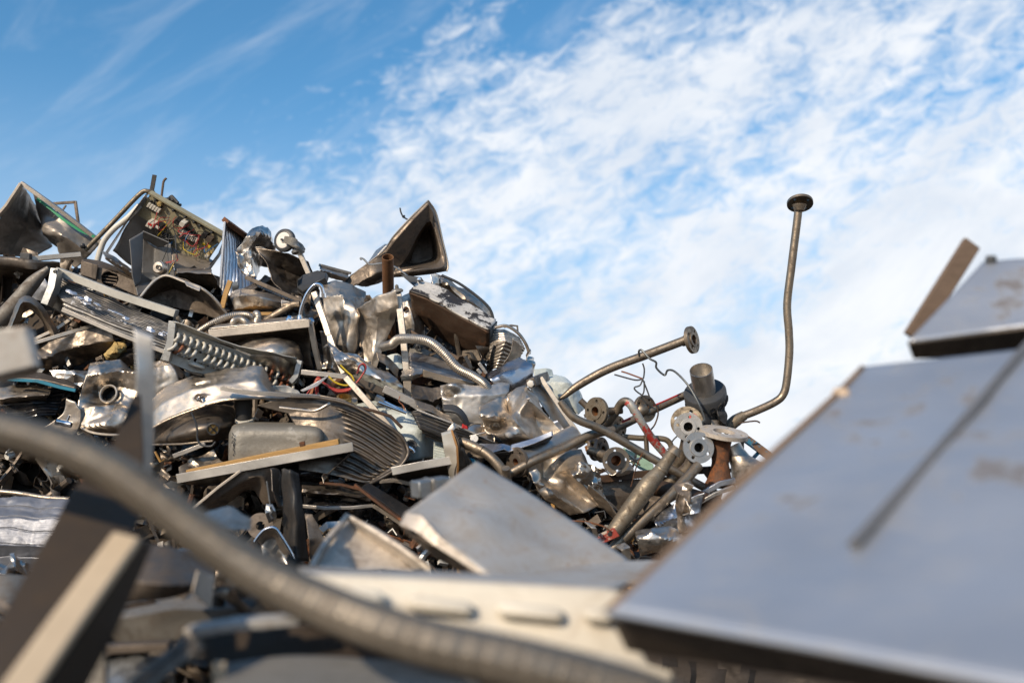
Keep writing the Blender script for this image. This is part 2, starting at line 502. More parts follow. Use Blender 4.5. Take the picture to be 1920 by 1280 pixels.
def sheet_mb(rows, base, nu=0, nv=0, amp=0., fq=5., seed=0, smooth=False, dents=(), holes=(), wave=None, sm_rows=False, mb=None):
    big = amp > .011
    nu = max(nu, 56 if big else 26) ; nv = max(nv, 46 if big else 22)
    R = []
    for row in rows:
        pr = [tuple(P(p[0], p[1], base + (p[2] if len(p) > 2 else 0.))) for p in row]
        R.append(resample(pr, nu, smooth))
    R = np.array(R)
    G = np.zeros((nv + 1, nu + 1, 3))
    for i in range(nu + 1):
        G[:, i] = resample([tuple(x) for x in R[:, i]], nv, sm_rows)
    if amp or dents or wave:
        du = np.gradient(G, axis=1); dv = np.gradient(G, axis=0)
        nn = np.cross(du, dv); l = np.linalg.norm(nn, axis=2, keepdims=True); l[l == 0] = 1; nn /= l
        nn = nn.mean(axis=(0, 1)) * .5 + nn * .5
        F = folds(G, seed + 1, 10) * (amp * .46) if big else None
        for j in range(nv + 1):
            for i in range(nu + 1):
                h = 0.
                if amp: h += amp * crease(G[j, i], fq, seed) * (.62 if big else 1.)
                if big: h += F[j, i]
                for (u, v, r, dd) in dents:
                    q = ((i / nu - u) ** 2 + (j / nv - v) ** 2) / (r * r)
                    if q < 1: h += dd * (1 - q) ** 2
                if wave: h += wave(i / nu, j / nv)
                g0 = Vector(G[j, i])
                G[j, i] += nn[j, i] * h
                if amp > .0035:
                    jg = noise.noise_vector(g0 * 13. + Vector((seed, 0, 0))) * .007 + noise.noise_vector(g0 * 45.) * .0022
                    G[j, i] += np.array((jg.x, jg.y * .5, jg.z))
    mb = mb or MB()
    if holes:
        n0 = len(mb.f)
        m2 = MB(); m2.grid(G)
        keep = []
        for f in m2.f:
            c = sum((m2.v[k] for k in f), Vector()) / 4
            x, y, _ = proj(c)
            if not any(((x - hx) / hr) ** 2 + ((y - hy) / hs) ** 2 < 1 for hx, hy, hr, hs in holes): keep.append(f)
        mb.add(m2.v, keep)
    else:
        mb.grid(G)
    return mb
def ys_of(rows): return [p[1] for r in rows for p in r]
def S(name, label, cat, rows, mat, z=0., d=None, group=None, parent=None, th=.004, **kw):
    base = depth(z, d, ys_of(rows))
    mb = sheet_mb(rows, base, **kw)
    o = build(name, mb, mat, parent, ang=kw.get('ang', 50) if False else 55, solid=th, recalc=False) if not kw.get('amp', 0) > .011 else build(name, mb, mat, parent, ang=26, solid=th, recalc=False)
    if parent is None: tag(o, label, cat, group)
    o["_b"] = base
    return o
def PTS(pts, base): return [P(p[0], p[1], base + (p[2] if len(p) > 2 else 0.)) for p in pts]
def T(name, label, cat, pts, rpx, mat, z=0., d=None, group=None, parent=None, n=12, smooth=True, hollow=0., res=None, ridge=None):
    base = depth(z, d, [p[1] for p in pts])
    k = base / FPX
    mb = MB()
    r = [x * k for x in rpx] if isinstance(rpx, (list, tuple)) else rpx * k
    mb.tube(PTS(pts, base), r, n=n, smooth=smooth, hollow=hollow, res=res, ridge=ridge)
    o = build(name, mb, mat, parent)
    if parent is None: tag(o, label, cat, group)
    return o
def prof_box(w, h): return [(-w / 2, -h / 2), (w / 2, -h / 2), (w / 2, h / 2), (-w / 2, h / 2)]
def prof_L(w, h, t): return [(0, 0), (w, 0), (w, t), (t, t), (t, h), (0, h)]
def prof_U(w, h, t): return [(-w / 2, 0), (w / 2, 0), (w / 2, h), (w / 2 - t, h), (w / 2 - t, t), (-w / 2 + t, t), (-w / 2 + t, h), (-w / 2, h)]
def B(name, label, cat, pts, wpx, tpx, mat, z=0., d=None, group=None, parent=None, ref=None, prof='box', bevel=.0015, smooth=False, res=0):
    """a bar along pts: wpx across (in the picture plane if ref is None), tpx deep"""
    base = depth(z, d, [p[1] for p in pts])
    k = base / FPX
    q = PTS(pts, base)
    if smooth and len(q) > 2: q = [Vector(x) for x in catmull([tuple(x) for x in q], res or (len(q) - 1) * 6)]
    if ref is None:
        t = (q[-1] - q[0]).normalized()
        ref = t.cross(FWD).normalized()
    w, h = wpx * k, tpx * k
    pf = {'box': lambda: prof_box(w, h), 'L': lambda: prof_L(w, h, max(.003, w * .1)), 'U': lambda: prof_U(w, h, max(.003, w * .08))}[prof]()
    mb = MB(); mb.sweep(q, pf, ref)
    o = build(name, mb, mat, parent, bevel=bevel)
    if parent is None: tag(o, label, cat, group)
    return o
def rings_mb(loops, base, n=48, close=True, mb=None, smooth=True):
    """closed outlines one inside the other -> a pressed sink or tray"""
    G = []
    for lp in loops:
        pr = [tuple(P(p[0], p[1], base + (p[2] if len(p) > 2 else 0.))) for p in lp]
        G.append(resample(pr, n, False, True)[:-1])
    G = np.array(G)
    mb = mb or MB(); mb.grid(G, True)
    if close:
        o = len(mb.v) - n
        mb.f.append([o + j for j in range(n)]); mb.mi.append(0)
    return mb
def frame_at(p00, p10, p01, base):
    o = P(p00[0], p00[1], base + (p00[2] if len(p00) > 2 else 0))
    u = P(p10[0], p10[1], base + (p10[2] if len(p10) > 2 else 0)) - o
    v = P(p01[0], p01[1], base + (p01[2] if len(p01) > 2 else 0)) - o
    n = u.cross(v).normalized()
    if n.dot(FWD) > 0: n = -n
    return o, u, v, n
def slab(mb, fr, u0, u1, v0, v1, h0, h1):
    o, u, v, n = fr
    c = o + u * ((u0 + u1) / 2) + v * ((v0 + v1) / 2) + n * ((h0 + h1) / 2)
    mb.box(c, u * ((u1 - u0) / 2), v * ((v1 - v0) / 2), n * ((h1 - h0) / 2))
def flange(parent, c, nrm, R, bore, t, mat, nh=4, rot=.4, raised=True, name='flange', bore_mat='bore_rust'):
    mb = MB()
    mb.plate(c, nrm, R, t, [(R * .72, 2 * pi * i / nh, R * .115) for i in range(nh)] + [(0, 0, bore)], rot=rot)
    f = build(name, mb, mat, parent, bevel=.0012)
    if raised:
        mb = MB(); mb.plate(Vector(c) + nrm * (t * .62), nrm, R * .56, t * .30, [(0, 0, bore)])
        build('raised_face', mb, mat, f, bevel=.0008)
    mb = MB()
    mb.lathe(Vector(c) + nrm * t * .45, -nrm, [(bore * .99, 0), (bore * .97, t * 3.2), (0.0005, t * 3.3)], 18)
    build('bore', mb, bore_mat, f)
    return f
# ------------------------------------------------------------------ ground and the dense body of the heap
def tagk(o, kind, label=None, cat=None):
    o["kind"] = kind
    if label: o["label"] = label
    if cat: o["category"] = cat
    return o
mb = MB()
g = 60
G = np.zeros((g + 1, g + 1, 3))
for j in range(g + 1):
    for i in range(g + 1):
        s = lambda t: math.copysign(abs(t) ** 3, t) * 900
        x, y = s(i / g * 2 - 1), s(j / g * 2 - 1)
        G[j, i] = (x, y, .05 * noise.noise(Vector((x * .3, y * .3, 0))))
mb.grid(G)
tagk(build("ground", mb, "earth", origin=Vector((0, 0, 0))), "structure")

RIDGE = [(-700, 560), (-300, 500), (0, 490), (60, 495), (150, 505), (300, 512), (400, 515), (480, 525), (600, 555), (700, 560), (800, 575), (900, 665),
         (985, 730), (1040, 815), (1090, 890), (1140, 935), (1250, 955), (1420, 960), (1700, 1000), (2300, 1150)]
def ridge_y(x): return float(np.interp(x, [r[0] for r in RIDGE], [r[1] for r in RIDGE]))
nu, nv = 150, 70
G = np.zeros((nv + 1, nu + 1, 3))
for i in range(nu + 1):
    px = -700 + 3000 * i / nu
    ry = ridge_y(px)
    for j in range(nv + 1):
        t = j / nv
        if t < .6:
            y = 1500 + (ry - 1500) * (t / .6)
            dd = D(y) + .42
            p = P(px, y, dd)
        else:
            s = (t - .6) / .4
            a = P(px, ry, D(ry) + .42)
            p = Vector((a.x * (1 + .12 * s), a.y + 3.2 * s, a.z * (1 - s ** 1.6) - .1 * s))
        if p.z < -.1: p.z = -.1
        h = .085 * noise.noise(p * 3.1) + .06 * abs(noise.noise(p * 8.0))
        p = p + Vector((h * .4, -h, h * .3))
        G[j, i] = p
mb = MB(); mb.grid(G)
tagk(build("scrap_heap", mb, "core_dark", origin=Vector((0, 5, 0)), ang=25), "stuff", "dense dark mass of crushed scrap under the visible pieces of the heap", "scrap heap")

def shards(name, label, n, fx, fy, fd, size, mats, seed, up=.5, bias=None):
    r = random.Random(seed); mb = MB()
    for k in range(n):
        px = fx(r); py = fy(r, px)
        c = P(px, py, fd(r, py))
        mb.cur = r.randrange(len(mats))
        kind = r.random()
        s = size(r)
        n0 = Vector((r.uniform(-1, 1), r.uniform(-1.3, .2), r.uniform(-.5, 1.0))).normalized()
        a = n0.orthogonal().normalized(); b = n0.cross(a)
        th = r.uniform(0, 2 * pi); a, b = a * cos(th) + b * sin(th), b * cos(th) - a * sin(th)
        if kind < .50:
            w, h = s, s * r.uniform(.3, 1.0)
            m = 6
            G = np.zeros((m + 1, m + 1, 3))
            bend = r.uniform(-.5, .5)
            for j in range(m + 1):
                for i in range(m + 1):
                    u, v = i / m - .5, j / m - .5
                    q = c + a * (u * w) + b * (v * h * (1 + .25 * noise.noise(Vector((u * 4, k, 3.)))))
                    q += n0 * (abs(noise.noise(Vector((u * 2.6 + k * 3.1, v * 2.6, k * .7)))) * w * .5 + bend * u * u * w)
                    G[j, i] = q
            mb.grid(G)
        elif kind < .72:
            q = [c - a * s * .8, c + b * s * r.uniform(-.12, .12) + n0 * s * r.uniform(-.1, .1), c + a * s * .8]
            w = r.uniform(.010, .035)
            mb.sweep([Vector(x) for x in catmull([tuple(x) for x in q], 6)], prof_box(w, r.uniform(.003, .02)), n0)
        elif kind < .86:
            q = [c - a * s * .7, c + b * s * r.uniform(-.2, .2), c + a * s * .7 + n0 * s * r.uniform(-.2, .2)]
            mb.tube(q, r.uniform(.006, .018), n=8, res=8)
        else:
            t = .004
            mb.sweep([c - a * s * .6, c + a * s * .6], prof_L(r.uniform(.02, .06), r.uniform(.02, .06), t), n0)
    o = build(name, mb, mats, origin=Vector((0, 4.5, 0)), recalc=False)
    sm = o.modifiers.new("solid", 'SOLIDIFY'); sm.thickness = .0022
    return tagk(o, "stuff", label, "scrap")
def fy_heap(r, px):
    ry = ridge_y(px) + 12
    return ry + (1130 - ry) * r.random()
shards("scrap_fragments", "countless small bent strips, tubes and sheet offcuts packed into the dark gaps of the heap", 1500,
       lambda r: r.uniform(-120, 1480), fy_heap, lambda r, y: D(y) + r.uniform(.17, .45), lambda r: r.uniform(.05, .26),
       ["stainless_dark", "stainless_dark", "black_sheet", "brown_steel", "stainless_dark", "stainless_dirty", "brown_steel", "dark_post", "rusty", "charcoal", "stainless_dirty"], 11)  # mostly dark materials, chosen to deepen the shade in the gaps

# the nearer heap the picture is taken from: it dips below the view and carries the near pieces
nu, nv = 70, 60
G = np.zeros((nv + 1, nu + 1, 3))
for j in range(nv + 1):
    for i in range(nu + 1):
        x = -3.6 + 7.2 * i / nu; y = -5.2 + 8.4 * j / nv
        e = max(0., 1 - (abs(x) / 3.6) ** 4) * max(0., min(1., (3.2 - y) / 1.3)) * max(0., min(1., (y + 5.2) / 1.5))
        near = max(0., min(1., (y + .2) / .8))
        top = 1.22 - .10 * max(0, y) + (-.25 * (1 - near))
        h = .10 * noise.noise(Vector((x * 2.2, y * 2.2, 4.))) + .07 * abs(noise.noise(Vector((x * 6, y * 6, 1.))))
        G[j, i] = (x, y, -.1 + (top + h) * e)
mb = MB(); mb.grid(G)
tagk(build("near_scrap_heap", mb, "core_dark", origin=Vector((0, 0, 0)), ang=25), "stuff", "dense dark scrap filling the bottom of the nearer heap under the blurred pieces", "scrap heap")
shards("near_scrap_fragments", "small blurred bent strips and offcuts filling the gaps of the nearer heap", 420,
       lambda r: r.uniform(-200, 700), lambda r, px: r.uniform(1120, 1420), lambda r, y: r.uniform(2.3, 3.2), lambda r: r.uniform(.06, .2),
       ["stainless_dark", "black_sheet", "brown_steel", "stainless_dark", "dark_post"], 23)

# more of the same loose scrap on the nearer heap's right shoulder, under the big sheets
_r = random.Random(31)
def mound_pt(x, y):
    e = max(0., 1 - (abs(x) / 3.6) ** 4) * max(0., min(1., (3.2 - y) / 1.3)) * max(0., min(1., (y + 5.2) / 1.5))
    return Vector((x, y, -.05 + (1.22 - .10 * max(0, y)) * e))
_pts = []
while len(_pts) < 420:
    x, y = _r.uniform(-2.6, 3.0), _r.uniform(.9, 3.0)
    p = mound_pt(x, y)
    px_, py_, d_ = proj(p)
    if (x > .15 and py_ > 1010) or py_ > 1330: _pts.append((px_, py_, d_))
_it = iter(_pts * 2); _cur = [None]
def _fx(r): _cur[0] = next(_it); return _cur[0][0]
shards("near_heap_litter", "loose dark offcuts and strips littering the shoulder of the nearer heap under the big sheets", 420, _fx, lambda r, px: _cur[0][1], lambda r, y: _cur[0][2], lambda r: r.uniform(.06, .2),
       ["stainless_dark", "black_sheet", "brown_steel", "stainless_dirty", "pipe_steel", "rusty"], 41)

shards("fine_debris", "fine crumbs of wire, rust, wood and plastic caught between the larger scrap pieces", 1700,
       lambda r: r.uniform(-60, 1400), fy_heap, lambda r, y: D(y) + r.uniform(.06, .40), lambda r: r.uniform(.012, .055),
       ["rusty", "wood", "stainless", "plastic_white", "charcoal", "galvanized", "rust_beam", "stainless_bright", "brown_steel", "rusty", "stainless_dirty", "charcoal"], 57)
# ------------------------------------------------------------------ upper left of the heap
# A  folded hood
b = D(430) + .10
th = thing("sheet_hood", "folded steel hood with a pointed peak at the upper left end of the heap", "sheet metal hood", P(95, 500, b))
S("left_wall", None, None, [[(40, 346, -.05), (12, 392, -.02), (-60, 480, 0)], [(57, 366, .20), (50, 420, .26), (20, 480, .25)], [(72, 400, .34), (96, 462, .36), (60, 485, .3)]],
  "housing_grey", d=b, parent=th, amp=.012, fq=3, seed=1)
S("right_wall", None, None, [[(54, 360, .16), (115, 402, .12), (186, 452, .10)], [(66, 395, .25), (115, 440, .02), (170, 476, .08)], [(76, 425, .33), (108, 470, .16), (140, 503, .12)]],
  "housing_grey", d=b, parent=th, amp=.016, fq=4, seed=2, dents=((.45, .45, .28, -.06),))
B("rim_lip", None, None, [(40, 343, -.06), (112, 394, -.02), (192, 456, .06)], 7, 12, "steel_leg", d=b, parent=th)
B("rim_lip", None, None, [(41, 344, -.07), (14, 385, -.04), (-60, 470, 0)], 5, 12, "steel_leg", d=b, parent=th)
B("sealing_tape", None, None, [(70, 373, .05), (95, 391, .03), (118, 411, .02), (150, 432, .02), (178, 444, .03)], 5, 3, "tape_green", d=b, parent=th, bevel=0)
# B
b = D(400) + .22
th = thing("bent_angle_iron", "thin bent angle frame standing against the sky behind the hood", "metal frame", P(147, 415, b))
B("frame_bar", None, None, [(97, 382), (142, 379)], 5, 5, "brown_steel", d=b, parent=th)
B("frame_bar", None, None, [(141, 377), (147, 420)], 5, 5, "brown_steel", d=b, parent=th)
B("brace", None, None, [(124, 385), (116, 396)], 3, 3, "brown_steel", d=b, parent=th)
# shelf rail across
b = D(495) - .02
th = thing("flat_rail", "pale flat rail with a square end socket lying level under the folded hood", "metal rail", P(75, 490, b))
B("rail", None, None, [(45, 487, 0), (152, 477, .1)], 9, 10, "steel_leg", d=b, parent=th)
B("end_socket", None, None, [(40, 480), (58, 481)], 11, 11, "charcoal", d=b - .02, parent=th, bevel=.002)
S("dark_shelf_sheet", "dark shelf sheet with a pale folded lip at the top left edge of the heap", "sheet metal",
  [[(-40, 474, -.1), (60, 486, -.06), (112, 492, 0)], [(-40, 490, -.1), (60, 503, -.06), (115, 508, .05)], [(-40, 540, .2), (40, 528, .25), (100, 520, .2)]], "stainless_dark", z=.02, amp=.01, seed=3)
S("pale_curved_offcut", "pale curved offcut with a notch beside the flattened grey pipe", "sheet metal",
  [[(72, 523), (85, 524), (92, 540)], [(62, 545), (80, 548), (84, 562)], [(55, 560), (72, 562), (80, 566)]], "aluminium_film", z=.02, amp=.01, seed=5)
T("pipe", "thick dirty grey pipe with a flattened torn upper end at the left edge", "pipe", [(-40, 640), (20, 580), (62, 530), (92, 502)], [17, 16, 13, 5], "duct_grey", z=-.05, n=16, hollow=.12)
S("arched_sheet", "dark pressed panel with an arched rim below the thick grey pipe", "sheet metal",
  [[(5, 640, 0), (22, 590, 0), (42, 556, 0), (70, 565, 0), (100, 605, .05), (112, 630, .05)], [(12, 640, -.04), (28, 596, -.05), (44, 566, -.05), (68, 575, -.05), (92, 608, 0), (104, 634, 0)],
   [(30, 640, .12), (38, 600, .12), (50, 580, .1), (64, 584, .1), (80, 604, .14), (86, 634, .14)]], "stainless_dirty", z=-.12, amp=.006, seed=6, smooth=True)
B("flat_bar", "long pale flat bar bent upward beside the finned block", "metal bar", [(58, 640, -.05), (105, 618, 0), (138, 595, .05), (160, 590, .05)], 6, 10, "steel_leg", z=-.02)
B("angle_bar", "pale narrow angle strip running under the bent flat bar", "metal bar", [(60, 645, -.08), (130, 624, -.02), (185, 608, .05)], 7, 12, "steel_leg", z=-.02)
S("dark_crumpled_sheet", "dark crumpled steel sheet hanging below the finned block", "sheet metal",
  [[(62, 650, 0), (130, 628, 0), (212, 604, 0)], [(70, 672, -.05), (140, 655, -.02), (214, 634, 0)], [(75, 700, .02), (150, 685, .1), (205, 662, .15)]], "stainless_dark", z=0, amp=.03, fq=5, seed=8)
S("teal_edged_board", "brown board with a bright teal edge by the crumpled sink bowl", "board",
  [[(10, 705, .0), (70, 700, 0), (120, 712, 0), (146, 724, 0)], [(10, 709, -.1), (70, 711, -.1), (115, 722, -.1), (143, 729, -.1)]], "brown_steel", z=-.1, th=.012, amp=.004, seed=4)
B("teal_strip", "thin teal painted strip along the brown board edge", "strip", [(15, 711), (70, 714), (110, 725), (142, 732)], 6, 4, "teal_edge", z=-.22)
S("crushed_bowl_sheet", "pale crushed tray corner lying behind the teal edged board", "sheet metal",
  [[(90, 695), (130, 694), (165, 697)], [(100, 708), (135, 705), (160, 712)], [(120, 716), (145, 722), (152, 726)]], "stainless_bright", z=.02, amp=.02, seed=9)
th_b = D(760) - .05
S("finned_tray", "dark ribbed tray with streaks of light near the crumpled sink bowl", "drainer tray",
  [[(0, 735, .05), (60, 728, .05), (122, 730, .1)], [(5, 760, 0), (60, 752, 0), (112, 756, .05)], [(20, 790, -.05), (70, 785, -.05), (104, 778, 0)]], "black_gloss", d=th_b,
  amp=.012, seed=12, nv=60, wave=lambda u, v: .006 * sin(v * 2 * pi * 8))
S("curled_sheet", "brown curled sheet between the teal strip and the ribbed tray", "sheet metal",
  [[(0, 728), (50, 722), (95, 730)], [(0, 748, -.08), (50, 742, -.08), (90, 742, -.05)], [(0, 758, .05), (40, 757, .05), (85, 750, .05)]], "stainless_dirty", z=-.08, amp=.01, seed=13, smooth=True)
th = thing("pipe_fitting", "small chrome pipe fitting with a stub lying under the crumpled sink bowl", "fitting", P(115, 790, D(790) - .12))
T("fitting_body", None, None, [(104, 790, -.02), (120, 793), (134, 796)], 6, "chrome", d=D(790) - .12, parent=th, hollow=.3)
T("stub", None, None, [(126, 790), (131, 778)], 2.2, "chrome", d=D(790) - .12, parent=th)
S("curved_pan", "shiny curved pan rim between the ribbed tray and the crumpled sink bowl", "pan",
  [[(60, 805), (95, 793), (120, 770), (125, 745)], [(90, 812), (120, 800), (135, 775), (140, 752)], [(110, 830), (140, 815), (150, 800), (150, 770)]], "stainless", z=-.06, amp=.01, seed=14, smooth=True)

# C  pipe rails beside the control cabinet
b = D(420) + .02
th = thing("handrail_tube", "bent grey steel tube with a black ball knob leaning on the control cabinet", "tube", P(160, 470, b))
T("tube", None, None, [(289, 362, .02), (278, 359, 0), (262, 364, 0), (210, 418, 0), (160, 469, 0)], 4.4, "pipe_pale", d=b, parent=th)
mb = MB(); mb.lathe(P(155, 461, b - .02), FWD, [(.002, -.015), (.011, -.011), (.0155, 0), (.011, .011), (.002, .015)], 16)
build("knob", mb, "plastic_black", th)
T("beige_hose", "curved beige hose running down behind the grey bent tube", "hose", [(262, 385), (240, 408), (215, 428), (196, 450), (188, 470), (182, 492)], 5.5, "plastic_white", d=b + .10)
B("slotted_strap", "dark slotted steel strap standing upright against the sky on the cabinet", "strap", [(283, 366), (290, 328)], 8, 3, "black_sheet", d=b + .1)
T("bent_rod", "short bent brown rod standing above the control cabinet", "rod", [(303, 368), (305, 352), (307, 340), (312, 334)], 2.2, "wood_brown", d=b + .12)

# D  control cabinet
b = D(430) + .06
th = thing("control_cabinet", "torn open control cabinet with wiring and terminal blocks on its beige board", "electrical cabinet", P(330, 505, b))
S("side_panel", None, None, [[(280, 361, .02), (272, 366, -.02)], [(240, 415, .12), (235, 418, .02)], [(200, 478, .2), (196, 476, .08)]], "housing_grey", d=b, parent=th, amp=0)
S("inner_wall", None, None, [[(272, 368, .05), (300, 385, .14), (330, 420, .2)], [(245, 410, .1), (285, 440, .25), (360, 470, .3)], [(212, 470, .1), (255, 505, .2), (395, 500, .15)]], "housing_grey", d=b, parent=th, amp=.01, fq=3, seed=21)
S("bottom_sheet", None, None, [[(322, 450, .22), (370, 470, .2), (402, 490, .1)], [(326, 490, .05), (360, 496, .02), (392, 502, 0)], [(328, 508, -.04), (360, 507, -.05), (385, 503, -.05)]], "housing_grey", d=b, parent=th, amp=.004, seed=22)
S("end_sheet", None, None, [[(423, 440, 0), (425, 446, .1)], [(410, 475, .02), (412, 480, .1)], [(388, 503, .05), (392, 508, .12)]], "black_sheet", d=b, parent=th)
fr = frame_at((283, 361), (422, 440), (258, 404, .10), b - .02)
mb = MB(); slab(mb, fr, 0, 1, 0, 1, -.006, 0)
board = build("mounting_board", mb, "board_beige", th, bevel=.001)
mb = MB(); slab(mb, fr, -.01, 1.01, -.05, .02, -.01, .022)
build("board_lip", mb, "board_beige", board, bevel=.001)
mb = MB(); slab(mb, fr, .42, 1.0, .98, 1.42, -.008, -.002)
build("lower_board", mb, "board_beige", board, bevel=.001)
def comp(nm, u0, u1, v0, v1, h, mat, n=1, h0=0.0, gap=.25):
    for k in range(n):
        a = u0 + (u1 - u0) * k / n; c = u0 + (u1 - u0) * (k + 1 - (gap if n > 1 else 0)) / n
        mb = MB(); slab(mb, fr, a, c, v0, v1, h0, h)
        build(nm, mb, mat, board, bevel=.0012)
comp("terminal_block", .05, .22, .30, .46, .022, "plastic_white", 5)
comp("terminal_pin", .05, .22, .22, .56, .012, "plastic_black", 5, gap=.5)
comp("contactor", .17, .25, .80, 1.02, .045, "plastic_white")
comp("contactor_label", .185, .235, .84, .92, .047, "label_red", h0=.045)
comp("contactor", .26, .34, .74, .98, .040, "plastic_black")
comp("contactor_label", .275, .325, .80, .90, .042, "plastic_white", h0=.04)
comp("relay_row", .33, .50, 1.05, 1.30, .04, "plastic_black", 4)
comp("relay_face", .36, .50, 1.36, 1.46, .045, "plastic_white", 5)
comp("blue_terminal", .34, .36, 1.34, 1.46, .045, "wire_blue")
comp("blue_terminal", .51, .53, 1.20, 1.34, .045, "wire_blue")
comp("terminal_block", .54, .78, .54, .72, .028, "plastic_white", 10)
comp("terminal_pin", .54, .78, .46, .86, .016, "plastic_black", 10, gap=.5)
comp("capacitor", .43, .50, .22, .42, .04, "plastic_black")
comp("capacitor", .50, .56, .20, .38, .045, "plastic_white")
comp("relay", .78, .84, .20, .42, .03, "plastic_black")
comp("relay", .85, .92, .24, .44, .03, "brown_steel")
comp("tape_patch", .83, .88, .66, .74, .006, "wire_yellow")
comp("tape_patch", .90, .94, .62, .72, .006, "wire_yellow")
comp("fuse_holder", .95, .99, .86, 1.0, .03, "plastic_white")
comp("fuse_cap", .96, 1.0, .78, .86, .028, "foam_yellow")
def bp(u, v, h): return fr[0] + fr[1] * u + fr[2] * v + fr[3] * h
mb = MB(); mb.lathe(bp(.17, .12, 0), fr[3], [(.013, 0), (.013, .03), (.001, .031)], 16); build("spark_electrode", mb, "foam_yellow", board)
for u in (.10, .34, .50, .62, .70, .86):
    mb = MB(); mb.lathe(bp(u, .12, 0), fr[3], [(.009, 0), (.009, .016), (.006, .02), (.001, .02)], 10); build("knob_shaft", mb, "charcoal", board)
r = random.Random(4)
wires = [("wire_red", 8), ("plastic_black", 9), ("wire_blue", 2), ("wire_yellow", 2)]
for mt, n in wires:
    for k in range(n):
        u0 = r.uniform(.2, .9); u1 = min(1, max(0, u0 + r.uniform(-.22, .25)))
        v0 = r.uniform(.2, .9); v1 = r.uniform(.3, 1.15)
        pts = [bp(u0, v0, .02), bp(u0 + r.uniform(-.08, .08), v0 + r.uniform(-.1, .3), .05 + r.random() * .03),
               bp((u0 + u1) / 2, (v0 + v1) / 2 + r.uniform(0, .4), .04 + r.random() * .05), bp(u1, v1, .02)]
        mb = MB(); mb.tube(pts, .0021, n=6); build("wire", mb, mt, board)
for q, mt in (([(318, 440), (312, 470), (300, 500), (303, 506)], "plastic_black"), ([(329, 440), (330, 468), (332, 485), (318, 498)], "charcoal"),
              ([(326, 440), (331, 462), (331, 480), (322, 505)], "plastic_black"), ([(331, 484), (327, 492), (321, 503), (313, 520)], "wire_yellow"),
              ([(331, 482), (326, 494), (317, 492), (307, 497)], "wire_red"), ([(330, 478), (333, 488), (322, 490), (310, 492)], "wire_red")):
    base = b - .22
    mb = MB(); mb.tube(PTS(q, base), .004 if mt == "charcoal" else .0024, n=6); build("hanging_wire", mb, mt, th)
for x, y, s, sd in ((320, 380, .03, 1), (328, 386, .024, 2), (312, 377, .02, 3)):
    pass
mb = MB()
for k in range(16):
    c = P(314 + r.uniform(-7, 17), 376 + r.uniform(-4, 12), b + .05 + r.uniform(-.02, .02))
    q = [c, c + Vector((r.uniform(-.03, .03), r.uniform(-.02, .02), r.uniform(-.01, .03))), c + Vector((r.uniform(-.04, .04), r.uniform(-.02, .02), r.uniform(-.03, .01)))]
    mb.tube(q, r.uniform(.005, .010), n=7)
build("burnt_coil", mb, "black_rubber", th)
th2 = thing("torn_motor_end", "small torn round motor end hanging on wires in the open grey box", "motor part", P(300, 502, b - .3))
mb = MB(); mb.lathe(P(300, 502, b - .3), NV(-.3, .1, 1), [(.03, -.03), (.036, -.02), (.036, .012), (.028, .02), (.012, .021), (.011, .01), (.001, .01)], 20)
build("housing", mb, "stainless", th2)
mb = MB(); mb.plate(P(299, 502, b - .325), NV(-.3, .1, 1), .014, .006, [(0, 0, .006)]); build("bearing", mb, "plastic_black", th2)

# E open grey box
b = D(490) - .12
th = thing("open_box", "dark grey open box standing in front of the control cabinet", "metal box", P(280, 540, b))
S("left_face", None, None, [[(243, 449, -.05), (269, 434, .02)], [(246, 486, -.05), (267, 470, .02)], [(248, 518, -.05), (265, 512, .02)], [(254, 538, -.04), (263, 530, 0)]], "grey_box_paint", d=b, parent=th, amp=.003, seed=31, th=.005)
S("top_face", None, None, [[(268, 433, .02), (318, 455, .02)], [(267, 446, .2), (300, 465, .24)]], "grey_box_paint", d=b, parent=th, th=.005)
S("back_face", None, None, [[(267, 445, .2), (290, 466, .24), (320, 456, .12)], [(266, 480, .2), (291, 500, .24), (322, 490, .12)], [(264, 520, .2), (293, 530, .24), (328, 525, .12)]], "grey_box_paint", d=b, parent=th, th=.005, amp=.004)
S("lower_flap", None, None, [[(263, 512, .02), (285, 525, .08)], [(254, 536, 0), (282, 528, .08)], [(258, 555, -.02), (278, 540, .04)]], "grey_box_paint", d=b, parent=th, th=.005)
# bright fold behind the box
S("folded_flashing", "bright folded flashing strip behind the open grey box", "sheet metal", [[(190, 470, .05), (222, 486, 0), (250, 508, 0)], [(196, 482, -.06), (226, 498, -.06), (250, 512, -.05)], [(200, 488, .08), (230, 508, .08), (248, 520, .08)]], "stainless_bright", z=-.02, amp=.008, seed=33)
# F burner box
b = D(515) + .02
th = thing("burner_box", "brown rusty burner box with a round opening below the folded flashing", "burner", P(205, 545, b))
S("front_face", None, None, [[(152, 492), (182, 500), (215, 510), (255, 528)], [(151, 512), (180, 522), (214, 535), (258, 555)]], "brown_steel", d=b, parent=th, nu=60, nv=40, holes=((206, 522, 16, 13),), amp=.002)
S("top_face", None, None, [[(155, 484, .15), (190, 490, .15), (255, 515, .15)], [(152, 492), (182, 500), (255, 528)]], "brown_steel", d=b, parent=th, amp=.003)
S("cover_plate", None, None, [[(154, 489, -.02), (184, 497, -.02)], [(152, 515, -.02), (180, 524, -.02)]], "brown_steel", d=b, parent=th)
mb = MB(); mb.lathe(P(206, 522, b), FWD, [(.045, -.004), (.045, .06), (.001, .062)], 24); build("burner_throat", mb, "black_sheet", th)
for k in range(3):
    mb = MB(); mb.tube(PTS([(192, 516 + 6 * k), (220, 520 + 6 * k)], b + .02), .004, n=8); build("burner_bar", mb, "brown_steel", th)
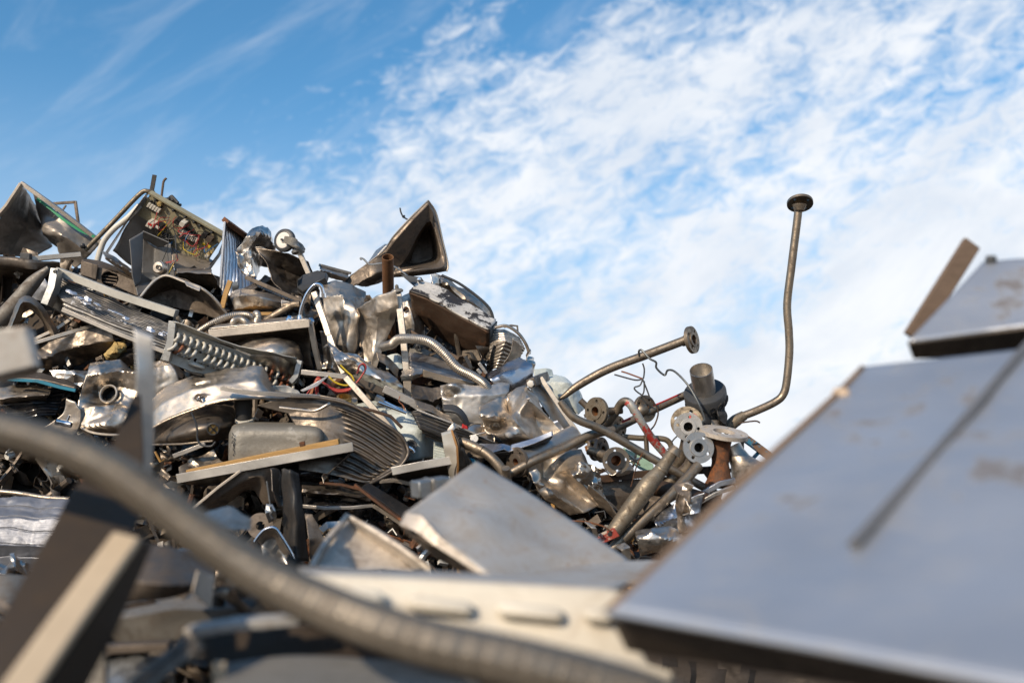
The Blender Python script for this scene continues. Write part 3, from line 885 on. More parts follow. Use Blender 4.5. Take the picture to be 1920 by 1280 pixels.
# G
S("lipped_sheet", "dark panel with a pale folded lip under the control cabinet", "sheet metal", [[(330, 503, 0), (360, 503, 0), (396, 504, 0)], [(331, 512, -.1), (362, 512, -.1), (398, 511, -.1)], [(334, 516, .1), (370, 526, .1), (412, 540, .1)], [(345, 530, .3), (380, 540, .3), (415, 548, .3)]], "stainless_dirty", z=-.02, amp=.006, seed=35)
# H dark tray
b = D(550) - .08
th = thing("upturned_tray", "upturned dark tray with a rolled bright rim right of the open grey box", "tray", P(345, 590, b))
rim = [(264, 556, -.05), (284, 532, -.02), (300, 520, 0), (316, 517, 0), (345, 528, -.02), (377, 540, -.06), (402, 560, -.04), (428, 592, 0)]
S("tray_skin", None, None, [rim, [(275, 562, .10), (300, 545, .16), (330, 540, .16), (370, 560, .12), (425, 598, .05)], [(300, 572, .12), (340, 580, .14), (380, 590, .12), (418, 600, .06)]], "brown_steel", d=b, parent=th, amp=.012, seed=36)
T("rim", None, None, rim, 2.6, "steel_leg", d=b - .005, parent=th, n=8)
S("corner_lip", None, None, [[(345, 527, -.03), (377, 539, -.07)], [(350, 536, -.06), (374, 546, -.09)]], "steel_leg", d=b, parent=th)

# I finned heat exchanger
b = D(570) - .22
th = thing("finned_cooler", "long finned cooler block with scraped bright fins lying diagonally across the heap", "heat exchanger", P(210, 610, b))
f0 = [(118, 518, .02), (108, 545, .0), (122, 580, -.05), (160, 600, -.05)]
S("fin_pack", None, None, [[(116, 520, .10), (220, 566, .10), (330, 612, .10)], [(106, 548, .02), (215, 590, .02), (325, 630, .02)], [(117, 566, -.03), (215, 606, -.03), (318, 645, -.03)]], "aluminium_fin", d=b, parent=th, nv=200, nu=50,
  wave=lambda u, v: .0055 * sin(v * 2 * pi * 13) + .0025 * noise.noise(Vector((u * 6, v * 3, 1))), amp=.004, seed=41)
S("fin_pack_front", None, None, [[(117, 566, -.03), (215, 606, -.03), (318, 645, -.03)], [(120, 580, 0), (215, 622, 0), (315, 655, .0)], [(140, 592, .1), (240, 640, .1), (312, 662, .1)]], "aluminium_fin", d=b, parent=th, nv=120, nu=50,
  wave=lambda u, v: .0065 * sin(v * 2 * pi * 8) + .003 * noise.noise(Vector((u * 7, v * 2, 4))), amp=.003, seed=42)
B("bottom_rail", None, None, [(118, 580, -.04), (215, 622, -.04), (312, 660, -.04)], 8, 10, "steel_satin", d=b, parent=th)
B("top_rail", None, None, [(108, 508, .06), (220, 552, .06), (331, 588, .06)], 14, 22, "coil_paint", d=b, parent=th, bevel=.002)
B("end_bracket", None, None, [(107, 506, .0), (101, 540, -.02), (88, 572, -.03)], 14, 26, "galvanized", d=b, parent=th, bevel=.002)
S("end_gusset", None, None, [[(100, 545, .02), (112, 558, .05)], [(92, 572, .02), (125, 592, .08)], [(110, 585, .1), (160, 602, .12)]], "galvanized", d=b, parent=th)
for q in ((104, 509), (88, 570)):
    mb = MB(); mb.lathe(P(q[0], q[1], b - .05), -FWD, [(.010, 0), (.010, .006), (.004, .008), (.001, .004)], 12); build("bolt", mb, "charcoal", th)
r = random.Random(9)
for k in range(16):                               # torn bright smears of flattened fins
    u = r.random(); v = r.gauss(.62, .12) if u > .15 else r.uniform(.2, .9)
    x = 112 + 205 * u + 4; y = 530 + 88 * u + v * 30 - 6
    L_ = r.uniform(8, 26); w_ = r.uniform(2, 6)
    S("flattened_fin", None, None, [[(x, y, -.06), (x + L_ * .5, y + L_ * .2 + r.uniform(-2, 2), -.065), (x + L_, y + L_ * .42, -.06)],
        [(x - 2, y + w_, -.072), (x + L_ * .5, y + w_ * 1.3 + L_ * .2, -.08), (x + L_, y + w_ * .6 + L_ * .42, -.07)]], "scraped_alu", d=b, parent=th, nu=10, nv=5, amp=.004, fq=40, seed=k, th=.001)

# J coil end panel
b = D(660) - .30
th = thing("coil_unit", "pale painted coil end plate with two rows of white return bends", "heat exchanger", P(430, 720, b))
fr = frame_at((326, 612, -.14), (560, 700, .22), (318, 668, -.14), b)
NH = 20
holes = []
uvs = []
for k in range(NH):
    u = .035 + .93 * k / (NH - 1)
    for v in (.16, .46, .80): uvs.append((u + (.012 if v == .46 else 0), v))
lu, lv = fr[1].length, fr[2].length
au = fr[1].normalized(); nn = fr[3]; av = nn.cross(au); av = av if av.dot(fr[2]) > 0 else -av
mb = MB()
loops = [[(0, 0), (lu, 0), (lu * .985, lv * .95), (lu * .93, lv * 1.28), (lu * .5, lv * 1.25), (0, lv * 1.16)]]
hr = .0098
for (u, v) in uvs:
    loops.append([(u * lu + hr * cos(-2 * pi * j / 10), v * lv + hr * sin(-2 * pi * j / 10)) for j in range(10)])
mb.extrude(loops, fr[0], au, av, nn, .004)
plate = build("end_plate", mb, "coil_paint", th, ang=30)
S("top_lip", None, None, [[(325, 603, -.18), (390, 628, -.12), (450, 650, -.04), (500, 658, -.03), (556, 672, .05)], [(326, 611, -.12), (390, 634, -.05), (450, 657, .03), (505, 676, .13), (560, 700, .22)]], "coil_paint", d=b, parent=th, amp=.006, seed=51, smooth=True)
B("end_bracket", None, None, [(326, 602, -.15), (322, 640, -.15), (313, 676, -.15)], 13, 18, "galvanized", d=b, parent=th)
B("end_bracket", None, None, [(563, 676, .13), (556, 705, .12), (546, 716, .12)], 10, 18, "galvanized", d=b, parent=th)
S("bottom_flange", None, None, [[(318, 678, -.02), (350, 690, -.02), (385, 700, -.02)], [(330, 684, -.10), (362, 700, -.10), (380, 704, -.1)]], "black_sheet", d=b, parent=th)
def bend_mesh(du, dv, bulge):
    q = []
    for i in range(9):
        a = pi * i / 8
        s = (1 - cos(a)) / 2
        q.append(au * (du * s) + av * (dv * s) + nn * (sin(a) * bulge))
    m = MB(); m.tube([Vector((0, 0, 0)) - nn * .02] + q + [au * du + av * dv - nn * .02], .0074, n=10, smooth=False)
    return m
base_loc = WLOC[th.name]
proto = {}
for row, (v0, v1, du) in enumerate(((.16, .46, -.006), (.46, .80, -.022))):
    for k in range(NH):
        if row == 1 and k in (4, 10): continue
        u = .035 + .93 * k / (NH - 1)
        mat = "rust_tube" if (k in (15, 17, 18) or (row == 1 and k == 1)) else "coil_tube"
        key = (row, mat)
        p0 = fr[0] + au * ((u + (.012 if v0 == .46 else 0)) * lu) + av * (v0 * lv)
        if key not in proto:
            o = build("return_bend", bend_mesh(du, (v1 - v0) * lv, .056), mat, th)
            # mesh was written about the world origin: move to its hole
            me = o.data
            for vv in me.vertices: vv.co = vv.co + base_loc
            proto[key] = o
            o.location = p0 - base_loc
        else:
            o = proto[key].copy(); COL.objects.link(o); o.parent = th; o.location = p0 - base_loc
for k, v in ((3, .95), (9, 1.02), (13, .98)):
    u = .06 + .93 * k / (NH - 1)
    p0 = fr[0] + au * (u * lu) + av * (v * lv)
    m = MB(); m.tube([p0 - nn * .01, p0 + nn * .02, p0 + nn * .022 + au * .05, p0 - nn * .01 + au * .06], .010, n=10)
    build("return_bend", m, "coil_tube", th)
# ------------------------------------------------------------------ middle of the heap, upper part
# K corrugated blue sheet
b = D(490) + .08
th = thing("corrugated_sheet", "bluish corrugated aluminium sheet standing upright with a rusty top angle", "sheet metal", P(450, 580, b))
S("sheet", None, None, [[(421, 414, .02), (440, 428, .08), (462, 446, .16)], [(420, 470, .02), (445, 480, .05), (475, 500, .1)], [(416, 530, 0), (445, 532, 0), (485, 540, .05)], [(414, 580, -.02), (440, 560, -.02), (486, 552, .02)]], "aluminium_film", d=b, parent=th, nu=90, nv=14,
  wave=lambda u, v: .008 * (abs((u * 11) % 1 - .5) * 2 > .6) + .0, amp=.006, fq=3, seed=61, th=.003)
B("top_angle", None, None, [(422, 414, .0), (466, 446, .14)], 9, 22, "rusty", d=b, parent=th)
B("torn_edge", None, None, [(422, 416, -.01), (418, 470, -.01), (414, 540, -.02)], 4, 8, "aluminium_film", d=b - .01, parent=th)
B("wood_strip", "splintered pale wood strip leaning at the foot of the corrugated sheet", "wood strip", [(432, 526), (423, 552), (417, 577)], 9, 6, "wood", z=-.10)
# L crushed bright box
S("crushed_foil_box", "crushed bright aluminium box behind the castor wheel", "sheet metal",
  [[(478, 428, .06), (494, 421, .1), (506, 424, .1), (514, 450, .15)], [(462, 446, -.02), (486, 438, -.08), (506, 446, 0), (514, 470, .1)], [(441, 472, 0), (470, 470, -.06), (492, 476, .06), (510, 490, .1)], [(456, 500, .05), (474, 520, -.05), (490, 500, .1), (505, 500, .15)]],
  "stainless_bright", z=.10, amp=.028, fq=9, seed=62, nu=34, nv=34)
S("torn_foil_strip", "bright torn strip of foil hanging left of the dark hopper sheet", "sheet metal",
  [[(441, 472), (456, 478), (462, 470)], [(448, 495, -.04), (462, 490, .02), (470, 486)], [(455, 512), (466, 516, -.03), (474, 515)]], "stainless_bright", z=.0, amp=.012, fq=9, seed=63)
# M hopper
S("hopper_sheet", "dark brown curved hopper sheet under the castor wheel", "sheet metal",
  [[(478, 463, .05), (500, 468, .02), (540, 480, 0), (578, 492, 0), (596, 524, .1)], [(500, 492, .02), (530, 505, .12), (560, 515, .14), (596, 530, .15)], [(508, 525, -.02), (540, 535, .04), (570, 545, .1), (600, 545, .2)], [(528, 545, -.05), (545, 552, .0), (570, 556, .1), (600, 556, .2)]],
  "stainless_dark", z=.06, amp=.016, fq=5, seed=64)
S("bright_lip", "bright torn lip sheet above the dark hopper", "sheet metal", [[(478, 462), (492, 462), (505, 470)], [(479, 470), (494, 470), (506, 474)]], "stainless_bright", z=.0, amp=.008, seed=65)
# P perforated strip
b = D(545) + .02
mb = MB()
fr = frame_at((472, 524), (562, 562), (484, 538, .05), b)
loops = [[(0, 0), (1, 0), (1, 1), (0, 1)]]
au_, av_ = fr[1], fr[2]
for i in range(20):
    for j in range(4):
        u0, v0 = .03 + i * .0475, .10 + j * .22
        loops.append([(u0, v0), (u0, v0 + .14), (u0 + .028, v0 + .14), (u0 + .028, v0)])
mb.extrude(loops, fr[0], au_, av_, fr[3], .003)
tag(build("perforated_strip", mb, "stainless_bright", ang=30), "perforated steel strip running below the hopper sheet", "perforated strip")
B("long_dark_strip", "long brown strip under the perforated steel strip", "strip", [(462, 520, .0), (520, 545, 0), (568, 566, 0)], 7, 16, "brown_steel", z=-.02)
# N castor
b = D(470) - .06
th = thing("castor_leg", "square steel leg with a grey swivel castor wheel pointing at the sky", "castor leg", P(585, 525, b))
c = P(534, 451, b); ax = NV(-.38, .12, .92)
mb = MB(); mb.lathe(c, ax, [(.034, -.016), (.052, -.018), (.062, -.011), (.064, 0), (.062, .011), (.052, .018), (.045, .0185), (.045, .012)], 40)
wheel = build("wheel", mb, "charcoal", th)
mb = MB(); mb.lathe(c, ax, [(.0455, -.010), (.046, .014), (.040, .017), (.018, .013), (.012, .020), (.006, .021), (.001, .021)], 32)
build("hub", mb, "sticky_pale", wheel)
mb = MB(); mb.lathe(c + ax * .021, ax, [(.007, 0), (.007, .010), (.001, .012)], 6); build("axle_nut", mb, "charcoal", wheel)
fk = [P(533, 449, b - .045), P(545, 452, b - .05), P(556, 459, b - .04), P(560, 468, b - .01)]
mb = MB()
mb.sweep([Vector(x) for x in catmull([tuple(x) for x in fk], 14)], [(-.016, -.006), (.016, -.006), (.018, 0), (.016, .006), (-.016, .006), (-.018, 0)], lambda t: NV(-.55, .83, 0), scale=list(np.linspace(1.0, 2.0, 15)))
build("fork_arm", mb, "tub_grey", th, bevel=.001)
mb = MB(); mb.tube([P(552, 455, b - .005), P(558, 464, b), P(562, 472, b)], [.020, .032, .034], n=18, res=10); build("fork_crown", mb, "tub_grey", th)
mb = MB(); mb.lathe(P(559, 471, b), NV(.22, -1, .15), [(.001, -.006), (.034, -.006), (.037, 0), (.034, .010), (.024, .013), (.001, .014)], 24); build("swivel_ring", mb, "galvanized", th)
B("leg", None, None, [(562, 474), (586, 530)], 9, 9, "steel_leg", d=b, parent=th, bevel=.002)
# small boxes behind
S("shallow_tray", "shallow bright tray edge lying on the ridge between the castor and the upright sink", "tray", [[(598, 497, .0), (625, 503, .05), (655, 512, .1)], [(600, 507, -.05), (625, 514, -.03), (652, 520, .05)], [(602, 516, .0), (622, 522, 0), (645, 527, .05)]], "steel_satin", z=.14, amp=.004, seed=66)
B("tray_edge", "pale upper edge strip of a hidden cabinet on the ridge", "strip", [(600, 497, .0), (656, 512, .1)], 5, 14, "steel_leg", z=.12)
# O octagonal foot
b = D(535) - .10
mb = MB()
pts = [(561, 548), (563, 535), (572, 525), (600, 516), (617, 521), (614, 530), (596, 540), (572, 556)]
fr0 = [P(x, y, b + (.08 if y < 530 else 0)) for x, y in pts]
o0 = sum(fr0, Vector()) / len(fr0)
n0 = (fr0[2] - fr0[0]).cross(fr0[5] - fr0[0]).normalized()
mb.add(fr0 + [p - n0 * .035 for p in fr0], [tuple(range(8)), tuple(range(15, 7, -1))] + [(i, 8 + i, 8 + (i + 1) % 8, (i + 1) % 8) for i in range(8)])
tag(build("octagonal_foot", mb, "charcoal", bevel=.004), "dark grey eight sided foot plate behind the chrome tap", "foot plate")
# square strut
b = D(610) - .20
th = thing("square_strut", "bent pale square leg running down from the dark eight sided foot", "metal leg", P(640, 690, b))
B("leg", None, None, [(589, 548, .05), (611, 610, .02), (617, 630, 0)], 11, 11, "steel_leg", d=b, parent=th, bevel=.002)
B("bent_leg", None, None, [(617, 629, 0), (628, 660, -.03), (645, 700, -.05)], 11, 8, "steel_leg", d=b, parent=th, bevel=.002)
# Q crushed bin
S("crushed_bin", "crushed brown stainless bin below the perforated strip", "bin",
  [[(436, 548, .1), (455, 536, .1), (485, 545, .1), (525, 558, .1)], [(434, 560, 0), (462, 552, -.1), (490, 560, -.08), (530, 566, -.02)], [(440, 580, -.04), (465, 574, -.06), (500, 576, -.06), (530, 578, -.02)], [(444, 588, .05), (470, 588, .05), (500, 588, .05), (530, 588, .05)]],
  "stainless", z=-.02, amp=.020, fq=6, seed=67, nu=36, nv=30)
B("orange_lath", "orange brown lath lying under the crushed bin", "wood strip", [(432, 589), (512, 588)], 6, 14, "wood", z=-.02)
S("pale_torn_flap", "pale torn flap standing between the crushed bin and the chrome tap", "sheet metal", [[(528, 562), (545, 568)], [(530, 580, -.03), (540, 582)], [(531, 590), (538, 590)]], "steel_leg", z=-.02, amp=.01, seed=68)
# S flexible conduits
b = D(600) - .10
rg = lambda i: 1.0 + .09 * sin(i * 2 * pi / 3)
T("flexible_conduit", "grey flexible conduit curling out above the long sink ledge", "hose", [(372, 622, .05), (398, 606, 0), (430, 592, -.03), (462, 590, -.03), (477, 600, 0), (470, 612, .03)], 6.0, "flex_metal", d=b, res=140, ridge=rg)
T("flexible_conduit", "second short loop of grey conduit standing up beside the first coil", "hose", [(480, 618, .02), (482, 604, 0), (484, 592, -.02), (480, 588, .04), (476, 600, .08)], 6.0, "flex_metal", d=b - .05, res=100, ridge=rg)
T("flexible_conduit", "small tight loop of grey conduit behind the sink ledge", "hose", [(436, 614, .05), (440, 602, -.02), (450, 598, -.04), (464, 606, -.02), (474, 618, .05)], 6.5, "flex_metal", d=b - .04, res=100, ridge=rg)
T("worn_conduit", "worn brown tube slanting up behind the conduit loops", "tube", [(498, 602), (520, 588), (548, 572), (562, 570)], 7, "pipe_steel", d=b + .08, hollow=.2)
# R tap
b = D(590) - .26
th = thing("swan_neck_tap", "chrome swan neck tap rising from the corner of the sink ledge", "tap", P(561, 600, b))
T("spout", None, None, [(562, 596), (566, 575), (576, 550), (590, 534), (602, 536), (607, 552)], 3.4, "chrome", d=b, parent=th, n=14)
mb = MB(); mb.lathe(P(607, 550, b), NV(.12, -1, 0), [(.001, -.002), (.0125, 0), (.0125, .022), (.009, .023), (.008, .012), (.001, .012)], 18); build("spout_end", mb, "chrome", th)
mb = MB(); mb.lathe(P(562, 598, b), UP, [(.020, -.03), (.020, -.012), (.013, 0), (.011, .02), (.001, .02)], 20); build("base", mb, "chrome", th)
for x, y in ((543, 598), (582, 602)):
    mb = MB(); mb.tube([P(562, 602, b + .01), P(x, y, b)], .007, n=10); build("valve_arm", mb, "chrome", th)
    mb = MB(); mb.lathe(P(x, y, b), NV(-.5 if x < 560 else .6, .4, .6), [(.006, -.012), (.016, -.008), (.018, .006), (.013, .014), (.001, .016)], 14); build("valve_head", mb, "chrome", th)
# T sink with ledge
b = D(640) - .16
th = thing("ledge_sink", "upside down sink with a pale front ledge and shiny bulging bowl", "sink", P(490, 690, b))
B("front_ledge", None, None, [(394, 626, -.04), (582, 606, -.06)], 15, 18, "steel_leg", d=b, parent=th, bevel=.002)
S("ledge_top", None, None, [[(392, 616, -.03), (580, 598, -.05)], [(410, 608, .2), (560, 592, .2)]], "steel_satin", d=b, parent=th, amp=.002)
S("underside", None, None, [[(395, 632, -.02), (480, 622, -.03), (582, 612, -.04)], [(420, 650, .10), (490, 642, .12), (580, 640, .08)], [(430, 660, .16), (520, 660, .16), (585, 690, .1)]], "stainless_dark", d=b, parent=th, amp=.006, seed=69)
S("bowl", None, None, [[(440, 640, .08), (480, 632, .0), (530, 634, -.02), (556, 645, .02), (568, 668, .10)], [(440, 655, .02), (480, 648, -.10), (525, 650, -.14), (548, 660, -.08), (566, 680, .06)], [(440, 670, 0), (480, 668, -.14), (520, 672, -.16), (542, 682, -.08), (560, 700, .06)], [(440, 690, .0), (480, 694, -.06), (520, 702, -.06), (545, 710, 0), (558, 722, .1)]],
  "stainless", d=b, parent=th, amp=.006, fq=4, seed=70, smooth=True, sm_rows=True)
B("side_leg", None, None, [(582, 604, -.05), (590, 650, .0), (600, 692, .03)], 9, 12, "steel_satin", d=b, parent=th, bevel=.002)
# U crumpled sheets
S("crumpled_sheet", "tall crumpled stainless sheet with a boxed top right of the chrome tap", "sheet metal",
  [[(604, 540, .10), (630, 530, .12), (662, 532, .12), (685, 548, .15)], [(605, 556, 0), (640, 550, -.06), (668, 560, .02), (682, 570, .1)], [(612, 600, .02), (645, 600, -.02), (668, 590, -.10), (673, 600, .04)], [(622, 640, .02), (650, 650, -.08), (668, 640, -.06), (673, 650, .04)], [(640, 690, .0), (655, 690, -.03), (668, 690, -.03), (674, 692, .03)]],
  "stainless", z=-.02, amp=.032, fq=6, seed=71, nu=44, nv=60)
S("crumpled_sheet", "glossy folded sheet with a curved edge left of the vertical strut", "sheet metal",
  [[(672, 576, .05), (700, 560, -.02), (748, 546, -.06)], [(674, 600, .05), (705, 585, -.05), (748, 572, -.08)], [(680, 640, .05), (705, 620, -.02), (742, 600, -.02)], [(684, 675, .0), (700, 665, -.02), (722, 640, 0)], [(688, 698, 0), (698, 694, 0), (706, 690, 0)]],
  "stainless", z=-.04, amp=.022, fq=5, seed=72, nu=40, nv=50)
S("crumpled_sheet", "shallow folded stainless corner under the vertical strut cap plate", "sheet metal",
  [[(672, 575, .1), (700, 556, .05), (745, 548, .02)], [(676, 566, .0), (700, 572, -.03), (742, 562, -.03)], [(680, 580, .05), (705, 582, .02), (740, 572, .02)]],
  "stainless_bright", z=.02, amp=.016, fq=6, seed=73)
S("crumpled_sheet", "badly crumpled bright sheet spreading below the tall crumpled one", "sheet metal",
  [[(615, 640, .05), (640, 662, 0), (668, 660, 0), (694, 676, 0)], [(630, 680, -.05), (655, 672, -.06), (690, 684, -.05), (730, 700, 0)], [(650, 702, -.02), (680, 700, -.06), (715, 712, -.05), (752, 728, 0)], [(680, 720, .02), (705, 730, 0), (735, 742, 0), (756, 752, .03)]],
  "stainless_bright", z=-.10, amp=.030, fq=8, seed=74, nu=44, nv=36)
S("crumpled_sheet", "small bright crumpled sheet tucked between the ledge sink leg and the strut", "sheet metal",
  [[(600, 620, .05), (612, 622, 0), (620, 640)], [(604, 650, 0), (620, 650, -.03), (632, 670, 0)], [(606, 690, .02), (622, 690, -.02), (640, 705, 0)]], "stainless_bright", z=-.02, amp=.018, fq=9, seed=75)
S("punched_sheet", "stainless plate with a punched round hole behind the rusty beam end", "sheet metal",
  [[(742, 560, .05), (770, 548, .06), (790, 560, .1)], [(748, 600, .02), (772, 590, .0), (792, 600, .1)], [(756, 640, .0), (775, 630, 0), (800, 640, .1)]], "stainless", z=.04, amp=.012, seed=76, nu=40, nv=40, holes=((762, 581, 5, 6),))
# V vertical strut
b = D(640) - .12
th = thing("vertical_strut", "upright pale square leg with an adjustable foot at its top", "metal leg", P(765, 745, b))
B("leg", None, None, [(746, 548, .08), (757, 640, .02), (764, 716, 0)], 12, 12, "steel_leg", d=b, parent=th, bevel=.002)
B("sleeve", None, None, [(764, 712, 0), (766, 746, 0)], 15, 14, "steel_leg", d=b - .002, parent=th, bevel=.002)
mb = MB(); mb.lathe(P(745, 546, b + .08), NV(-.1, 1, .25), [(.001, -.004), (.028, -.004), (.031, .004), (.024, .010), (.010, .014), (.009, .030), (.001, .036)], 20); build("foot", mb, "tub_grey", th)
# W rusty pipe
T("rusty_pipe", "short rusty open pipe standing upright in front of the upright sink", "pipe", [(727, 482, -.26), (728, 548, -.12), (734, 665, .06)], 10.5, "rust_orange", z=.10, smooth=False, n=22, hollow=.13, res=30)
# X upright sink
b = D(455) + .14
th = thing("upright_sink", "brown stainless sink standing on edge with its pointed corner against the sky", "sink", P(780, 520, b))
outer = [(803, 377, -.02), (813, 388, .02), (821, 415, .05), (832, 455, .05), (839, 488, .02), (838, 508, 0), (805, 514, -.06), (770, 518, -.10), (735, 520, -.06), (690, 528, 0), (640, 530, .02), (660, 515, .0), (690, 492, -.02), (718, 472, -.04), (735, 448, -.06), (770, 410, -.05)]
rim1 = [(803, 384, -.02), (810, 396, .0), (818, 422, .03), (829, 458, .03), (835, 488, .0), (833, 501, -.02), (805, 507, -.08), (772, 511, -.12), (742, 514, -.08), (705, 524, -.01), (655, 528, .02), (672, 515, .0), (700, 494, -.02), (724, 474, -.04), (742, 450, -.06), (775, 412, -.05)]
rim2 = [(800, 416, .02), (808, 414, .02), (815, 428, .03), (824, 460, .03), (829, 484, .02), (826, 494, .0), (802, 500, -.04), (778, 504, -.06), (762, 505, -.04), (750, 504, .0), (748, 500, .03), (756, 490, .03), (764, 478, .02), (772, 462, .02), (782, 442, .02), (792, 426, .02)]
deep = [(797, 432, .26), (802, 430, .26), (806, 440, .27), (810, 458, .27), (812, 478, .26), (808, 486, .24), (796, 490, .22), (784, 493, .20), (776, 494, .2), (770, 494, .2), (768, 492, .22), (771, 486, .24), (774, 476, .24), (779, 462, .25), (785, 448, .26), (791, 438, .26)]
mb = rings_mb([outer, rim1, rim2, deep], b, n=96)
build("pressed_body", mb, "brown_steel", th, solid=.004, ang=30)
lip = [(640, 531, 0), (668, 510, -.03), (700, 486, -.05), (722, 467, -.06), (738, 443, -.08), (770, 408, -.07), (803, 376, -.04)]
T("rolled_edge", None, None, lip, 1.7, "stainless", d=b - .01, parent=th, n=8)
T("rolled_edge", None, None, [(803, 376, -.04), (818, 400, .0), (830, 450, .0), (840, 494, -.02), (838, 509, -.03)], 1.5, "stainless", d=b - .01, parent=th, n=8)
T("pressed_bead", None, None, [(752, 511, -.11), (790, 506, -.10), (826, 502, -.05), (834, 488, -.02), (826, 452, .0), (816, 418, .0)], 2.0, "brown_steel", d=b - .02, parent=th, n=8)
S("outer_bowl", None, None, [[(690, 493, .05), (705, 470, .1), (722, 458, .1)], [(700, 488, .0), (715, 470, .0), (728, 458, 0)]], "steel_satin", d=b + .02, parent=th, amp=.002)
S("drainer_skin", None, None, [[(640, 531, .0), (690, 494, -.03), (722, 474, -.03)], [(665, 535, -.06), (705, 512, -.05), (735, 500, 0)], [(690, 538, .1), (715, 528, .1), (740, 520, .12)]], "brown_steel", d=b - .03, parent=th, amp=.012, seed=77)
mb = MB(); mb.tube(PTS([(750, 390), (752, 399), (757, 407), (768, 414)], b), .0045, n=8); build("wire_stub", mb, "charcoal", th)
mb = MB(); mb.lathe(P(757, 406, b), NV(.7, -.7, 0), [(.001, -.006), (.009, -.005), (.009, .005), (.001, .006)], 8); build("knot", mb, "plastic_black", th)
T("steel_cable", "thin steel cable looped over the sink edge and past the rusty upright pipe", "cable", [(678, 487), (676, 484), (682, 486), (690, 494), (698, 496), (722, 494), (745, 503), (765, 518), (778, 524)], 1.9, "galvanized", z=-.06, n=8)
th = thing("dark_bracket", "dark triangular bracket plate with a bolt below the upright sink", "bracket", P(785, 540, D(535) - .04))
S("plate", None, None, [[(752, 515), (790, 520, 0)], [(775, 535, -.02), (800, 535, 0)], [(800, 550), (818, 552)]], "charcoal", d=D(535) - .04, parent=th, th=.006)
mb = MB(); mb.lathe(P(786, 525, D(535) - .07), -FWD, [(.012, 0), (.012, .008), (.007, .009), (.006, .016), (.001, .017)], 10); build("bolt", mb, "chrome", th)

# AA rusty channel beam
b = D(600) - .04
th = thing("channel_beam", "heavy rusty channel beam with flaking white paint on its upper flange", "steel beam", P(845, 670, b))
S("web", None, None, [[(768, 548, .05), (800, 560, .02), (860, 592, 0), (918, 622, -.04)], [(774, 578, .12), (806, 600, .10), (862, 630, .07), (916, 648, .03)], [(788, 602, .22), (812, 622, .20), (862, 655, .17), (908, 673, .13)]], "rust_beam", d=b, parent=th, amp=.006, fq=3, seed=81, th=.010)
S("upper_flange", None, None, [[(768, 546, .05), (800, 558, .02), (860, 590, 0), (918, 621, -.04)], [(786, 526, .16), (822, 538, .14), (878, 570, .12), (930, 600, .10)]], "worn_paint_white", d=b - .005, parent=th, amp=.008, fq=6, seed=82, th=.010)
S("end_face", None, None, [[(917, 621, -.04), (931, 602, .10)], [(916, 648, .03), (926, 640, .12)], [(908, 672, .13), (918, 664, .2)]], "black_sheet", d=b, parent=th, th=.01)
# BB
S("crushed_sheet", "crushed dark silver panel forming the ridge right of the upright sink", "sheet metal",
  [[(815, 514, .1), (840, 520, .1), (880, 548, .1), (918, 580, .1), (926, 608, .1)], [(812, 524, .0), (842, 535, -.05), (876, 562, -.05), (908, 588, -.02), (922, 612, .05)], [(805, 535, .1), (840, 552, .05), (872, 578, .05), (900, 600, .05), (918, 616, .08)]],
  "stainless_dirty", z=.14, amp=.030, fq=8, seed=83, nu=50, nv=26)
T("panel_edge_rod", "curved dark edge rod along the ridge of the crushed silver panel", "rod", [(828, 516), (862, 532), (900, 560), (920, 582), (927, 608)], 2.6, "charcoal", z=.10)
S("bright_flap", "small bright flap hanging below the upright sink's right corner", "sheet metal", [[(806, 515), (820, 514)], [(810, 535, -.02), (822, 530)], [(818, 552), (824, 548)]], "stainless_bright", z=.02, amp=.008, seed=84)
S("black_box_lid", "black crushed lid sticking out at the end of the white painted beam", "sheet metal", [[(880, 590, .02), (900, 583, .05), (922, 598, .05)], [(885, 604, -.06), (905, 602, -.06), (924, 608, 0)]], "black_gloss", z=.02, amp=.01, seed=85)
# CC corrugated bent sheet
b = D(650) + .10
th = thing("corrugated_cover", "bent corrugated steel cover with a rounded rim on the right shoulder of the heap", "sheet metal cover", P(950, 690, b))
S("skin", None, None, [[(918, 618, .05), (945, 616, .05), (975, 632, .08)], [(916, 640, .0), (948, 640, -.06), (985, 655, .05)], [(916, 660, .0), (940, 660, -.04), (972, 672, .05)], [(912, 700, .05), (930, 690, .0), (958, 690, .05)]], "stainless", d=b, parent=th, nu=30, nv=110,
  wave=lambda u, v: .0032 * sin(v * 2 * pi * 13), amp=.008, fq=4, seed=86)
T("rim", None, None, [(928, 614), (950, 611), (972, 625), (986, 645), (993, 664)], 3.0, "stainless_dirty", d=b, parent=th)
S("inner_fold", None, None, [[(962, 634, -.05), (980, 648, .0)], [(958, 660, -.05), (978, 668, .0)], [(940, 690, -.02), (968, 690, 0)]], "stainless", d=b - .03, parent=th, amp=.008, seed=87)
B("loop_bracket", None, None, [(945, 613, .02), (958, 610, .02), (970, 611, .02), (971, 626, .02)], 4, 8, "stainless_dirty", d=b + .05, parent=th)
# wood pieces and small blocks under the beam
B("old_lath", "dark old wooden lath lying below the rusty channel beam", "wood strip", [(770, 622), (820, 652), (860, 672)], 7, 14, "wood_brown", z=-.02)
for q, lb in ((((872, 668), (884, 690)), "small dark steel clip under the end of the rusty beam"), (((898, 680), (912, 700)), "small grey clip beside the bluish film covered duct"), (((895, 692), (902, 700)), "tiny pale block wedged by the flexible metal hose")):
    B("steel_clip", lb, "clip", list(q), 6, 7, "charcoal" if "dark" in lb else "steel_satin", z=-.10)
